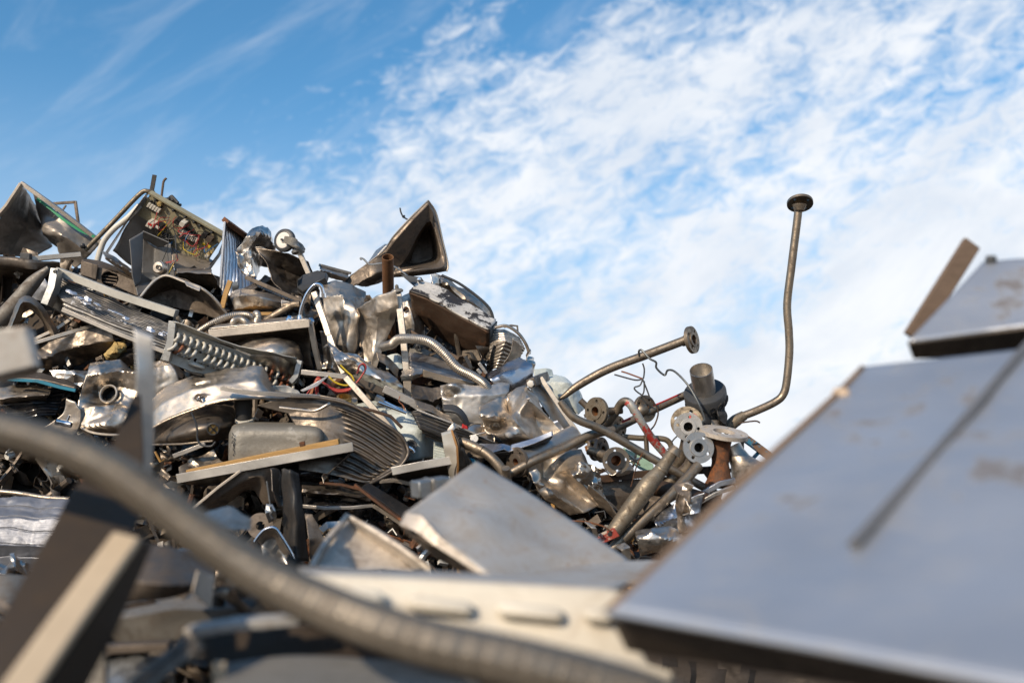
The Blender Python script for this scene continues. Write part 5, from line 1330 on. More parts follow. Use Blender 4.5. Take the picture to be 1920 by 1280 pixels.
S("brown_gusset", "brown gusset plate right of the tall black sheet", "sheet metal", [[(572, 962), (585, 962)], [(578, 1010, -.04), (604, 1004)], [(584, 1050), (620, 1020)]], "brown_steel", z=-.24, amp=.004)
S("pale_bent_strip", "pale bent strip in the dark hollow left of the triangular tray", "strip", [[(598, 990), (612, 978), (640, 976)], [(606, 998, -.03), (616, 990, -.03), (642, 988)]], "steel_satin", z=-.06)
B("curved_lip", "dirty curled lip right of the ribbed drainer's lower corner", "strip", [(712, 902), (740, 900), (770, 906), (775, 900)], 7, 10, "stainless_dirty", z=-.10, smooth=True)
# second tray under enamel tank
b = D(880) - .22
th = thing("bright_edged_tray", "bluish bright edged tray below the enamel water tank", "tray", P(790, 900, b))
B("front_edge", None, None, [(735, 883, .0), (790, 872, 0), (850, 862, 0)], 15, 5, "polished", d=b, parent=th, ref=(UP * .9 + FWD * .04 - RIGHT * .15).normalized())
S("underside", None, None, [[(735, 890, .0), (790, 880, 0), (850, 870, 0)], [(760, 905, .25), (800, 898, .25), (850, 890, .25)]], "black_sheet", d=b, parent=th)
S("plate_behind", "pale corrugated plate right of the enamel tank", "sheet metal", [[(814, 816, .02), (828, 820, .02)], [(812, 862, -.02), (840, 868, -.02)]], "enamel_green", z=-.02, nu=10, nv=30, wave=lambda u, v: .003 * sin(v * 60))
# ------------------------------------------------------------------ right side of the heap: pipes and flanges
# finned dark strip and neighbours
S("finned_strip", "black finned strip slanting between the enamel tank and the bent stainless sheet", "strip",
  [[(770, 772, .05), (782, 768, .05), (860, 800, .0), (935, 832, .0)], [(785, 800, -.04), (830, 818, -.04), (880, 826, -.03), (930, 840, -.02)], [(800, 818, .0), (840, 832, .0), (890, 836, 0), (925, 842, .0)]], "black_sheet", z=-.12, nv=60, wave=lambda u, v: .005 * sin(v * 2 * pi * 7), th=.006)
B("pale_edge", "thin pale edge strip along the top of the black finned strip", "strip", [(782, 768), (850, 794), (932, 832)], 3, 6, "steel_satin", z=-.16)
mb = MB(); mb.lathe(P(889, 822, D(822) - .2), NV(.1, .5, .9), [(.018, -.004), (.018, .004), (.001, .005)], 18)
tag(build("pale_disc", mb, "sticky_pale"), "small pale disc stuck on the black finned strip", "disc")
S("red_tag", "bright red torn plastic tag beside the dark curved cover", "tag", [[(866, 794), (874, 797)], [(867, 800, -.02), (876, 804)]], "label_red", z=-.26, amp=.01, fq=20, seed=130)
b = D(815) - .10
th = thing("creased_round_cap", "bright creased round lid half hidden behind the black finned strip", "lid", P(905, 830, b))
mb = MB()
cc = P(898, 822, b); nv_ = NV(.3, .45, .8)
mb.lathe(cc, nv_, [(.001, .012), (.03, .010), (.065, .004), (.072, .0), (.075, .004), (.078, -.003)], 32)
build("disc", mb, "stainless_bright", th)
B("crease", None, None, [(880, 818), (912, 810)], 3, 4, "stainless_bright", d=b - .05, parent=th)
# forked sheet
b = D(860) - .26
th = thing("forked_sheet", "burnt edged pale sheet standing like a fork right of the enamel tank", "sheet metal", P(845, 920, b))
S("front_face", None, None, [[(827, 811, .02), (846, 806, -.02)], [(832, 840, .0), (856, 838, -.04)], [(840, 880, .02), (858, 872, -.04)], [(846, 900, .04), (856, 900, -.02)], [(838, 930, .04), (848, 934, .0)]], "heat_tint", d=b, parent=th, amp=.003)
B("burnt_rim", None, None, [(847, 806, -.025), (857, 838, -.045), (859, 872, -.045), (857, 900, -.025), (849, 934, 0)], 4, 5, "burnt_edge", d=b, parent=th)
S("side_face", None, None, [[(846, 806, -.02), (858, 812, .1)], [(856, 838, -.04), (876, 850, .12)], [(858, 872, -.04), (892, 875, .15)], [(856, 900, -.02), (890, 895, .15)], [(848, 934, 0), (880, 920, .12)]], "stainless_dark", d=b, parent=th, amp=.016, fq=9, seed=131)
S("top_hook", None, None, [[(838, 806, .02), (850, 792, .03), (858, 796, .05)], [(846, 812, .0), (854, 802, .02), (860, 804, .05)]], "stainless", d=b, parent=th, amp=.002)
T("bent_pipe", "bent steel pipe curving down behind the pale blurred slab's tip", "pipe", [(866, 828, .05), (890, 838, .02), (915, 852, 0), (938, 876, -.02), (950, 900, -.02), (952, 915, .0)], 9.5, "pipe_steel", z=-.26, n=16, hollow=.15)
# film strip with white label
b = D(830) - .22
th = thing("film_strip_bracket", "bluish film covered strip bending down left of the sack shaped sheet's foot", "bracket", P(975, 850, b))
S("long_face", None, None, [[(958, 834, .0), (1000, 822, .0), (1036, 808, .0)], [(956, 846, -.02), (1000, 832, -.02), (1037, 816, -.01)]], "aluminium_film", d=b, parent=th)
S("under_face", None, None, [[(956, 847, -.02), (1000, 832, -.02), (1036, 818, -.01)], [(950, 858, .1), (1000, 845, .1), (1030, 826, .1)]], "black_sheet", d=b, parent=th)
S("wide_face", None, None, [[(900, 832, .05), (945, 832, .0), (958, 836, 0)], [(915, 850, -.05), (945, 842, -.03), (956, 848, -.02)]], "aluminium_film", d=b, parent=th, amp=.003)
S("ribbed_wing", None, None, [[(915, 851, -.05), (956, 847, -.02)], [(930, 870, .05), (965, 856, .05)]], "black_sheet", d=b, parent=th, nv=20, wave=lambda u, v: .004 * sin(v * 30))
S("blue_plastic", "blue plastic scrap beneath the bent steel pipe", "plastic scrap", [[(880, 858), (890, 862)], [(892, 876, -.02), (902, 880)]], "teal_edge", z=-.2, amp=.01, seed=132)
S("pale_enamel_strip", "pale enamel strip lying between the finned strip and the film covered strip", "strip", [[(868, 828), (900, 832), (925, 834)], [(880, 838, -.03), (905, 842, -.03), (920, 842, -.02)]], "enamel_green", z=-.16)
# cylinder with flange
b = D(850) - .16
th = thing("flanged_cylinder", "pale cylinder with a dark bolted flange end below the sack shaped sheet", "pipe", P(1010, 860, b))
T("cylinder", None, None, [(978, 862, -.02), (1030, 838, .12), (1075, 815, .22)], 19, "steel_satin", d=b, parent=th, n=28, smooth=False)
flange(th, P(970, 866, b - .04), NV(-.72, -.05, .69), .066, .018, .016, "brown_steel", nh=6)
# pipe P3
T("long_pipe", "long straight steel pipe rising from the blurred slab to the red painted flanges", "pipe", [(950, 890, -.10), (1000, 864, -.08), (1060, 838, -.02), (1105, 816, .02), (1150, 806, .08)], 8.2, "pipe_steel", z=-.16, n=18, smooth=True)
# dark crumpled sheet lower
S("dark_crumpled_plate", "big dark crumpled panel hanging below the long straight pipe", "sheet metal",
  [[(985, 880, .0), (1010, 860, .05), (1060, 838, .1), (1090, 840, .1), (1104, 868, .05)], [(990, 905, -.05), (1020, 895, .05), (1060, 880, -.02), (1094, 872, -.08), (1115, 890, .0)], [(1020, 935, -.05), (1040, 925, -.08), (1068, 910, .02), (1090, 905, -.04), (1130, 930, .0)], [(1070, 968, .0), (1095, 960, -.05), (1120, 950, 0), (1145, 955, -.02), (1165, 972, 0)]],
  "stainless_dirty", z=-.06, amp=.026, fq=5, seed=133, nu=50, nv=50)
S("glossy_fold", "glossy folded corner at the foot of the flanged panel's face strip", "sheet metal", [[(1066, 880, .02), (1085, 866, -.02), (1106, 872, .0)], [(1074, 890, -.04), (1092, 884, -.06), (1110, 888, 0)], [(1085, 902, .0), (1098, 896, 0), (1108, 894, 0)]], "stainless", z=-.16, amp=.02, fq=9, seed=134)
S("hanging_flap", "curved glossy flap under the flanged cylinder", "sheet metal", [[(992, 884), (1006, 878), (1012, 890)], [(1000, 905, -.04), (1012, 905, 0), (1012, 912, 0)], [(1010, 916, 0), (1018, 912, 0), (1022, 908, 0)]], "stainless", z=-.22, amp=.01, seed=135)
# P1 flattened pipe with flange
b = D(690) - .10
th = thing("flanged_pipe", "steel pipe with a flattened tip and a bolted flange pointing up right against the sky", "pipe", P(1050, 750, b))
mb = MB(); k = b / FPX
mb.tube(PTS([(1047, 749, .0), (1060, 741, .0), (1085, 722, .0), (1140, 692, .0), (1215, 664, .0), (1286, 637, .0)], b), [2 * k, 5.5 * k, 7.8 * k, 8.3 * k, 8.3 * k, 8.3 * k], n=20)
build("pipe", mb, "pipe_steel", th)
flange(th, P(1297, 637, b - .01), NV(.80, .18, .57), .067, .024, .018, "pipe_steel")
mb = MB(); mb.lathe(P(1284, 638, b), NV(.90, .33, .0), [(.024, 0), (.027, .012), (.034, .018), (.030, .026)], 20); build("neck", mb, "pipe_steel", th)
# P2 long diagonal
T("bent_long_pipe", "long bent steel pipe crossing down right under the flanges", "pipe", [(1050, 752, -.02), (1062, 768, -.02), (1082, 786, -.02), (1130, 806, .0), (1200, 846, .02), (1260, 880, .02), (1350, 930, .05)], [6, 7.4, 7.8, 7.8, 7.8, 7.8, 7.8], "pipe_steel", z=-.22, n=18)
# F1 flange and S pipe with red paint
b = D(780) - .10
th = thing("red_bent_pipe", "S bent pipe with worn red paint and a round flange at one end", "pipe", P(1150, 800, b))
flange(th, P(1119, 771, b - .02), NV(-.72, .05, .70), .066, .022, .018, "pipe_pale")
T("stub", None, None, [(1124, 771, .0), (1152, 770, .05), (1166, 768, .06)], 7.5, "pipe_steel", d=b, parent=th, n=16)
T("elbow_leg", None, None, [(1118, 812, .10), (1140, 792, .07), (1155, 772, .05), (1163, 758, .03), (1172, 752, .0), (1182, 757, -.02), (1190, 772, -.02)], 7.8, "pipe_steel", d=b, parent=th, n=16)
T("red_leg", None, None, [(1176, 753, -.02), (1186, 763, -.03), (1205, 795, -.03), (1225, 825, .0), (1248, 852, .02), (1256, 862, .03)], [7.8, 8, 7.4, 8, 7.4, 7], "red_worn", d=b, parent=th, n=16)
# double flange pipe
b = D(780) + .06
th = thing("double_flange_pipe", "straight pipe with a red stripe running through two round flanges", "pipe", P(1200, 790, b))
T("pipe", None, None, [(1138, 808, -.02), (1165, 798, .0), (1225, 768, .06), (1290, 738, .12)], 7.6, "pipe_steel", d=b, parent=th, n=18)
T("red_stripe", None, None, [(1166, 791, -.022), (1182, 784, -.02)], 2.4, "wire_red", d=b - .02, parent=th, n=6)
T("red_stripe", None, None, [(1226, 760, .03), (1254, 748, .06), (1276, 738, .085)], 1.6, "wire_red", d=b - .02, parent=th, n=6)
flange(th, P(1209, 766, b + .04), NV(.55, .12, .82), .066, .020, .02, "pipe_steel", raised=False)
flange(th, P(1155, 802, b - .02), NV(.60, .10, .78), .060, .020, .02, "pipe_steel", raised=False)
mb = MB(); mb.lathe(P(1198, 771, b + .03), NV(.83, .42, -.3), [(.023, -.02), (.034, .0), (.036, .02), (.028, .04)], 18); build("weld_neck", mb, "pipe_steel", th)
mb = MB(); mb.lathe(P(1146, 806, b - .02), NV(.83, .42, -.3), [(.023, -.03), (.030, -.01), (.033, .012), (.026, .03)], 18); build("weld_neck", mb, "pipe_steel", th)
T("thin_bent_pipe", "thin bent pipe with a downturned end behind the red bent pipe", "pipe", [(1165, 818), (1200, 821), (1240, 822), (1254, 828), (1259, 840), (1260, 862)], 5.4, "pipe_pale", z=.10, n=14)
T("upright_tube", "thin upright tube behind the long bent pipe", "tube", [(1211, 815), (1213, 850), (1216, 890)], 4.6, "pipe_steel", z=.08, smooth=False)
# F3 gasket flange
b = D(860) - .12
th = thing("gasket_flange_pipe", "short pipe with a large flange and black gasket ring facing the viewer", "pipe", P(1150, 890, b))
f = flange(th, P(1155, 863, b - .02), NV(.08, .10, .98), .060, .024, .018, "pipe_steel", raised=False, rot=.9)
mb = MB(); mb.plate(P(1155, 863, b - .032), NV(.08, .10, .98), .040, .010, [(0, 0, .023)]); build("gasket", mb, "black_rubber", f)
T("stub", None, None, [(1102, 843, .10), (1125, 850, .08), (1150, 860, .0)], 8.5, "pipe_steel", d=b, parent=th, n=16)
b = D(840) - .04
th = thing("rusty_flange_pair", "pair of dark rusty flanges bolted together left of the gasket flange", "flanges", P(1120, 860, b))
flange(th, P(1128, 843, b), NV(.80, .15, .58), .058, .018, .016, "brown_steel")
flange(th, P(1116, 840, b + .05), NV(.80, .15, .58), .058, .018, .016, "brown_steel")
for q in ((1106, 828), (1112, 850), (1108, 838)):
    mb = MB(); mb.tube([P(q[0] - 10, q[1], b + .08), P(q[0] + 16, q[1] + 3, b - .02)], .006, n=8, res=3); build("bolt", mb, "brass", th)
S("pipe_clamp", "small stack of brown strips left of the first flange", "clip", [[(1094, 775), (1110, 768)], [(1096, 782, -.03), (1112, 780)]], "pipe_steel", z=.0, amp=.01, seed=136)
# two bright flanges
b = D(830) - .20
th = thing("bright_flange_pipe", "clean bright flange with four holes on a pipe slanting down left, below its twin", "pipe", P(1300, 880, b))
flange(th, P(1309, 839, b), NV(.10, .16, .98), .070, .021, .016, "flange_bright", bore_mat="black_rubber", rot=.25)
T("pipe", None, None, [(1306, 844, .03), (1290, 878, .06), (1255, 905, .10), (1225, 935, .12)], 13, "pipe_steel", d=b, parent=th, n=20)
b = D(800) - .14
th = thing("bright_flange_pipe", "clean bright flange behind and above its twin, next to the torn rubber neck", "pipe", P(1285, 840, b))
flange(th, P(1290, 800, b), NV(-.10, .12, .98), .065, .021, .016, "flange_bright", bore_mat="black_rubber", rot=.6)
T("pipe", None, None, [(1290, 804, .03), (1284, 840, .08), (1268, 880, .12)], 11, "pipe_steel", d=b, parent=th, n=18)
th = thing("backing_flange", "worn brown flange ring with red paint behind the upper bright flange", "flange", P(1285, 790, b + .07))
flange(th, P(1288, 792, b + .07), NV(-.25, .2, .94), .075, .03, .018, "pipe_pale")
mb = MB(); mb.plate(P(1300, 783, b + .055), NV(-.25, .2, .94), .02, .004); build("red_patch", mb, "wire_red", th)
# can with black ring
b = D(730) - .06
th = thing("stub_pipe_with_collar", "open steel stub pipe set in a black notched collar with a torn rubber neck below", "pipe stub", P(1320, 800, b))
axc = (P(1310, 690, b - .02) - P(1322, 740, b + .02)).normalized()
axc = (axc + FWD * -.34).normalized()
c0 = P(1322, 738, b)
mb = MB(); mb.tube([c0, c0 + axc * .145], .0545, n=32, smooth=False, hollow=.05, res=6); build("stub_pipe", mb, "steel_satin", th)
mb = MB(); mb.lathe(c0 + axc * .005, axc, [(.05, .012), (.098, .012), (.102, .006), (.102, -.055), (.096, -.062), (.05, -.062)], 40); build("collar", mb, "charcoal", th)
for i in range(7):
    an = -1.2 + i * .4
    a_ = axc.orthogonal().normalized(); b_ = axc.cross(a_)
    dr = NV(sin(an), 0, cos(an)); dr = (dr - axc * dr.dot(axc)).normalized()
    mb = MB(); mb.lathe(c0 - axc * .028 + dr * .100, dr, [(.016, -.004), (.016, .005), (.011, .005), (.011, -.006), (.001, -.007)], 12); build("collar_hole", mb, "black_rubber", th)
rows = [[(1297, 762, .02), (1312, 766, -.06), (1335, 765, -.06), (1352, 755, .03)], [(1302, 780, .02), (1316, 784, -.06), (1336, 782, -.05), (1354, 775, .02)], [(1301, 800, .0), (1312, 800, -.06), (1330, 794, -.06), (1360, 785, .0)], [(1304, 812, .0), (1310, 806, -.05), (1326, 800, -.06), (1366, 800, .02)]]
S("rubber_neck", None, None, rows, "black_rubber", d=b, parent=th, amp=.02, fq=9, seed=137, th=.008)
S("torn_rubber", None, None, [[(1346, 758, -.02), (1352, 752, .02)], [(1350, 780, -.04), (1362, 775, 0)], [(1358, 795, -.02), (1368, 800, .02)]], "black_rubber", d=b - .04, parent=th, amp=.012, fq=9, seed=138, th=.008)
mb = MB(); mb.lathe(P(1333, 798, b), NV(.1, 1, .15), [(.05, .04), (.050, .0), (.058, -.012), (.054, -.02), (.056, -.05)], 28); build("steel_collar", mb, "stainless", th)
# wires
T("galvanized_wire", "thick kinked galvanized wire draped over the flanged pipe and hanging to the bottom right", "wire", [(1199, 668, .0), (1198, 658, -.02), (1204, 657, -.04), (1218, 672, -.06), (1230, 679, -.06), (1231, 690, -.05), (1246, 703, -.05), (1252, 694, -.06), (1266, 697, -.1), (1290, 722, -.16), (1310, 757, -.2), (1320, 785, -.2), (1316, 792, -.2), (1318, 810, -.2), (1330, 818, -.2), (1336, 860, -.18), (1340, 900, -.15), (1342, 945, -.12)], 2.0, "wire_grey", d=D(700) - .12, n=8, res=160)
b = D(710) - .12
th = thing("dark_wire_tangle", "thin dark wires twisted round the flanged pipe and hanging between the flanges", "wires", P(1205, 720, b))
for q, m_ in (([(1205, 681), (1208, 692), (1207, 706), (1204, 710), (1190, 712), (1152, 702)], "charcoal"), ([(1205, 710), (1178, 700), (1165, 696)], "wire_copper"), ([(1205, 711), (1200, 722), (1190, 726), (1192, 732), (1206, 742), (1218, 747)], "charcoal"),
          ([(1205, 711), (1212, 728), (1219, 747)], "charcoal"), ([(1208, 714), (1207, 735), (1200, 745)], "charcoal"), ([(1219, 748), (1230, 760), (1234, 775), (1228, 795), (1218, 808)], "rust_beam"), ([(1272, 815), (1262, 825), (1255, 838)], "charcoal")):
    mb = MB(); mb.tube(PTS(q, b), .0038, n=6); build("wire", mb, m_, th)
# bell flange
b = D(830) - .14
th = thing("bell_mouth_flange", "rust eaten flange seen edge on with a bright bell mouth below it", "flange", P(1360, 890, b))
mb = MB(); mb.plate(P(1357, 812, b), NV(.12, .97, .16), .108, .018, [(0, 0, .05)] + [(.085, a * pi / 2 + .3, .010) for a in range(4)], n=40); build("flange_plate", mb, "tray_white", th)
mb = MB(); mb.lathe(P(1352, 818, b), NV(-.05, -1, .1), [(.060, 0), (.048, .02), (.040, .06), (.038, .12), (.050, .18), (.075, .23)], 30); build("rusted_neck", mb, "rusty", th)
mb = MB(); mb.lathe(P(1372, 838, b + .04), NV(.45, -.8, .3), [(.045, 0), (.042, .03), (.048, .07), (.075, .12), (.12, .15)], 36); build("bell_mouth", mb, "stainless", th)
# blue-brown truss
b = D(840) + .05
th = thing("painted_truss", "brown steel truss arm with a patch of blue paint beside the big blurred panel", "truss", P(1410, 850, b))
B("top_chord", None, None, [(1384, 812), (1412, 832), (1460, 868)], 15, 15, "blue_worn", d=b, parent=th)
B("post", None, None, [(1391, 826), (1391, 880)], 7, 7, "brown_steel", d=b, parent=th)
B("diagonal", None, None, [(1390, 838), (1350, 866)], 6, 6, "brown_steel", d=b, parent=th)
B("diagonal", None, None, [(1424, 846), (1392, 880)], 6, 6, "blue_worn", d=b, parent=th)
B("bottom_chord", None, None, [(1330, 880), (1440, 884)], 7, 8, "brown_steel", d=b, parent=th)
# tall pipe
b = D(620) - .26
th = thing("tall_bent_pipe", "tall bent steel pipe topped by a round flange standing alone against the sky", "pipe", P(1370, 795, b))
T("pipe", None, None, [(1498, 384, .0), (1494, 420, .0), (1484, 500, .0), (1476, 570, .0), (1479, 620, .0), (1480, 660, .0), (1475, 715, .0), (1468, 740, .0), (1452, 754, .0), (1420, 769, .0), (1392, 780, .0)], 7.5, "pipe_steel", d=b, parent=th, n=20)
T("crushed_end", None, None, [(1396, 778), (1380, 788), (1366, 800), (1356, 808)], [9, 11.5, 11, 10], "pipe_pale", d=b + .0, parent=th, n=18)
flange(th, P(1500, 381, b), NV(-.08, -.84, .53), .062, .012, .014, "pipe_steel", raised=False, rot=.1)
mb = MB(); mb.lathe(P(1499, 384, b - .01), NV(-.06, -.98, .1), [(.034, 0), (.030, .012), (.024, .024), (.022, .03)], 20); build("neck", mb, "pipe_steel", th)
T("thin_rod", "thin rusty rod poking out right of the tall bent pipe's foot", "rod", [(1384, 793), (1415, 789), (1425, 792)], 1.5, "rust_beam", z=-.2)
# conical pipe with red plate
b = D(920) - .24
th = thing("tapered_pipe", "thick tapered pipe with a red painted plate at its lower end", "pipe", P(1140, 1010, b))
mb = MB(); k = b / FPX
mb.tube(PTS([(1266, 842, .05), (1256, 856, .04), (1238, 882, .02), (1216, 908, .0), (1190, 944, -.02), (1160, 984, -.05), (1146, 1004, -.06)], b), [10 * k, 11 * k, 13 * k, 17.5 * k, 17 * k, 15 * k, 14 * k], n=24)
build("pipe", mb, "pipe_pale", th)
mb = MB(); mb.tube(PTS([(1270, 838, .05), (1262, 850, .05)], b), [10 * k, 15 * k], n=18, res=4); build("knob_end", mb, "pipe_steel", th)
for q, rr in (((1240, 880, .02), 13.8), ((1210, 918, 0), 18.2)):
    t = (P(1266, 842, b) - P(1216, 908, b)).normalized()
    mb = MB(); mb.lathe(P(q[0], q[1], b + q[2]), t, [(rr * k * .9, -.008), (rr * k, -.004), (rr * k, .004), (rr * k * .9, .008)], 24); build("weld_bead", mb, "pipe_pale", th)
mb = MB(); fr = frame_at((1113, 1006), (1148, 990), (1122, 1020), b - .09)
slab(mb, fr, 0, 1.1, 0, 1.1, -.008, .006); build("red_plate", mb, "red_plate", th, bevel=.001)
mb = MB(); mb.lathe(fr[0] + fr[1] * .75 + fr[2] * .45 + fr[3] * .007, fr[3], [(.010, 0), (.001, .001)], 14); build("plate_hole", mb, "black_rubber", th)
# long pipes behind it
T("slanting_pipe", "dark slanting pipe running under the tapered pipe to its red plate", "pipe", [(1310, 872, .1), (1260, 925, .02), (1200, 980, -.04), (1140, 1036, -.08)], 10, "pipe_steel", z=-.14, n=18)
T("slanting_pipe", "second thinner pipe lying just below the dark slanting pipe", "pipe", [(1290, 915, .1), (1240, 945, .06), (1195, 990, .0), (1150, 1040, 0)], 8, "pipe_steel", z=-.10, n=16)
T("dark_cross_pipe", "dark burnt pipe lying across behind the twisted burnt strip", "pipe", [(1222, 912, .0), (1260, 920, .0), (1300, 930, .0), (1345, 942, .05)], [16, 15, 14, 13], "rust_beam", z=-.08, n=18, hollow=.15)
S("burnt_strip", "twisted burnt strip with molten drips hanging in front of the dark cross pipe", "strip",
  [[(1266, 906, .0), (1290, 902, .02), (1296, 914, .05)], [(1270, 925, -.04), (1288, 930, -.02), (1294, 934, .02)], [(1268, 955, -.02), (1280, 958, -.04), (1294, 955, .0)], [(1270, 1000, .0), (1274, 990, .0), (1284, 975, .02)]], "brown_steel", z=-.32, amp=.024, fq=16, seed=139, nu=22, nv=40, th=.006)
S("molten_drips", "glossy molten metal drips frozen beside the burnt strip", "drips", [[(1284, 905), (1292, 908)], [(1286, 935, -.03), (1297, 940)], [(1280, 965, -.02), (1290, 968)]], "stainless", z=-.36, amp=.03, fq=22, seed=140, nu=18, nv=34, th=.006)
# angle iron and brown panel
b = D(890) - .02
th = thing("rusty_framed_sheet", "brown rusty framed panel lying behind the tapered pipe", "panel", P(1210, 950, b))
B("top_angle", None, None, [(1124, 898, -.02), (1190, 890, .0), (1262, 884, .05), (1340, 880, .1)], 13, 12, "rust_beam", d=b, parent=th)
S("panel", None, None, [[(1120, 902, .0), (1200, 897, .0), (1262, 892, .05)], [(1130, 930, -.02), (1200, 930, .0), (1250, 925, 0)], [(1160, 960, .0), (1200, 965, .0), (1240, 960, 0)]], "brown_steel", d=b + .02, parent=th, amp=.012, seed=141)
B("side_bar", None, None, [(1322, 880, .08), (1340, 905, .05)], 13, 10, "rust_beam", d=b, parent=th)
S("crinkled_edge", "crinkled bright sheet edge at the left end of the rusty framed panel", "sheet metal", [[(1106, 888), (1118, 884), (1126, 890)], [(1112, 915, -.03), (1122, 908, 0), (1132, 920)], [(1126, 946, 0), (1132, 938), (1140, 945)]], "stainless_bright", z=-.06, amp=.024, fq=14, seed=142)
S("foil_under_flange", "crumpled bright foil under the gasket flange", "foil", [[(1100, 872, .0), (1125, 880, -.04), (1150, 884, -.06), (1185, 868, .0)], [(1106, 890, .0), (1130, 888, -.03), (1160, 892, -.05), (1192, 885, .0)]], "stainless_bright", z=-.04, amp=.03, fq=12, seed=143, nu=40, nv=20)
S("mint_sheet_offcut", "mint green painted panel showing behind the long bent pipe", "panel", [[(1168, 838), (1200, 854), (1225, 870)], [(1176, 862), (1200, 880), (1226, 886)]], "mint_sheet", z=.10)
th = thing("star_handle", "small star shaped valve handle in front of the mint green panel", "valve handle", P(1192, 862, D(860) - .02))
for a_ in range(3):
    dr = NV(cos(a_ * pi / 3 + .3), sin(a_ * pi / 3 + .3), .1)
    mb = MB(); c_ = P(1190, 862, D(860) - .02); mb.tube([c_ - dr * .035, c_, c_ + dr * .035], [.004, .008, .004], n=8, res=4); build("spoke", mb, "stainless", th)
T("rust_wire", "rusty thin wire hanging over the rusty framed panel's top angle", "wire", [(1205, 848), (1196, 868), (1190, 885), (1185, 905), (1183, 912)], 1.1, "rusty", z=-.1, n=6)
T("small_pipe_stack", "brown tube lying behind the first flange near the enamel tank", "tube", [(1088, 750), (1102, 765), (1112, 790)], 6, "brown_steel", z=.1)
# foils lower right
S("bright_foil", "shiny crumpled sheet in the hollow between the slanting pipes and the big blurred panel", "foil",
  [[(1225, 965, .05), (1265, 940, .0), (1310, 932, .05)], [(1228, 985, -.06), (1262, 970, -.04), (1312, 962, .0)], [(1232, 1000, .0), (1262, 996, .0), (1312, 995, .05)]], "aluminium_film", z=-.14, amp=.04, fq=6, seed=144, nu=40, nv=34)
S("bright_foil", "grey silver sheet curling under the second thinner pipe", "foil",
  [[(1190, 990, .05), (1225, 985, .0), (1268, 1000, .05), (1300, 1010, .05)], [(1192, 1010, -.05), (1225, 1002, -.08), (1265, 1015, -.04), (1300, 1025, 0)], [(1200, 1040, .0), (1230, 1035, .0), (1262, 1040, .0), (1280, 1045, .0)]], "stainless_bright", z=-.20, amp=.035, fq=5, seed=145, nu=40, nv=34)
S("pale_ribbon", "pale curled ribbon of metal below the red painted plate", "ribbon", [[(1156, 1022, .0), (1172, 1014, .0)], [(1166, 1032, -.06), (1182, 1026, -.06)], [(1168, 1054, -.02), (1184, 1054, -.02)]], "steel_leg", z=-.24, amp=.004, smooth=True)
S("pale_ribbon", "thin pale ribbon of metal left of the red painted plate", "ribbon", [[(1096, 978, .0), (1106, 980, .0)], [(1108, 988, -.04), (1118, 990, -.04)], [(1114, 1006, .0), (1122, 1006, 0)]], "steel_leg", z=-.20, smooth=True)
S("dark_angle_sheet", "dark sloping sheet edge right of the crumpled dark panel", "sheet metal", [[(1104, 908, .0), (1130, 930, .0), (1162, 968, .0)], [(1100, 918, .06), (1126, 946, .06), (1156, 976, .06)]], "stainless_dirty", z=-.22, amp=.004)
B("bright_profile", "bright aluminium window profile below the bell mouth flange", "metal profile", [(1300, 935), (1350, 906), (1378, 900)], 10, 10, "aluminium_film", z=-.06)
B("bright_profile", "second aluminium profile below the first one by the big blurred panel", "metal profile", [(1296, 950), (1340, 926), (1376, 912)], 7, 8, "steel_satin", z=-.08)
T("sagging_rod", "rusty rod lying on the dark crumpled panel's foot", "rod", [(1072, 976), (1100, 978), (1130, 986), (1146, 996)], 1.6, "rusty", z=-.2)
# ------------------------------------------------------------------ near pieces, blurred by the lens
# pale slab
d0 = 2.45
th = thing("bent_grey_slab", "blurred grey bent steel plate with a scuffed white folded edge in the centre", "steel plate", P(960, 1080, d0))
S("top_face", None, None, [[(760, 962, -.10), (830, 910, .10), (893, 866, .30)], [(810, 1000, -.15), (910, 955, .05), (985, 920, .25)], [(900, 1068, -.22), (1040, 1040, -.05), (1172, 1046, .05)], [(925, 1090, -.24), (1060, 1090, -.1), (1210, 1080, .0)]], "plate_grey", d=d0, parent=th, amp=.0034, fq=3, seed=201, th=.006, dents=((.3, .4, .25, -.015), (.7, .6, .3, .012), (.5, .15, .2, .01)))
S("folded_edge", None, None, [[(760, 962, -.10), (790, 966, -.13), (830, 1010, -.18), (915, 1078, -.22)], [(750, 984, -.12), (780, 996, -.15), (815, 1022, -.18), (912, 1084, -.22)]], "tray_white", d=d0 - .008, parent=th, amp=.003)
S("under_flange", None, None, [[(752, 985, -.10), (800, 1014, -.14), (905, 1082, -.2)], [(775, 1008, .05), (810, 1040, .0), (890, 1086, -.1)]], "brown_steel", d=d0, parent=th, amp=.004)
S("front_sheet", "blurred bluish flat sheet in front of the bent grey plate", "sheet metal", [[(920, 1076, .25), (1060, 1056, .3), (1240, 1050, .35)], [(900, 1096, .0), (1060, 1090, .0), (1250, 1090, .0)]], "plate_grey", d=2.15, amp=.003)
# small socket
d0 = 2.9
th = thing("pale_square_socket", "small blurred pale square tube socket left of the grey plate's tip", "square tube", P(805, 915, d0))
B("tube", None, None, [(778, 918, -.03), (838, 908, .04)], 32, 32, "galvanized", d=d0, parent=th, bevel=.004)
B("joint_band", None, None, [(803, 914, -.008), (810, 913, .0)], 35, 35, "steel_satin", d=d0, parent=th, bevel=.002)
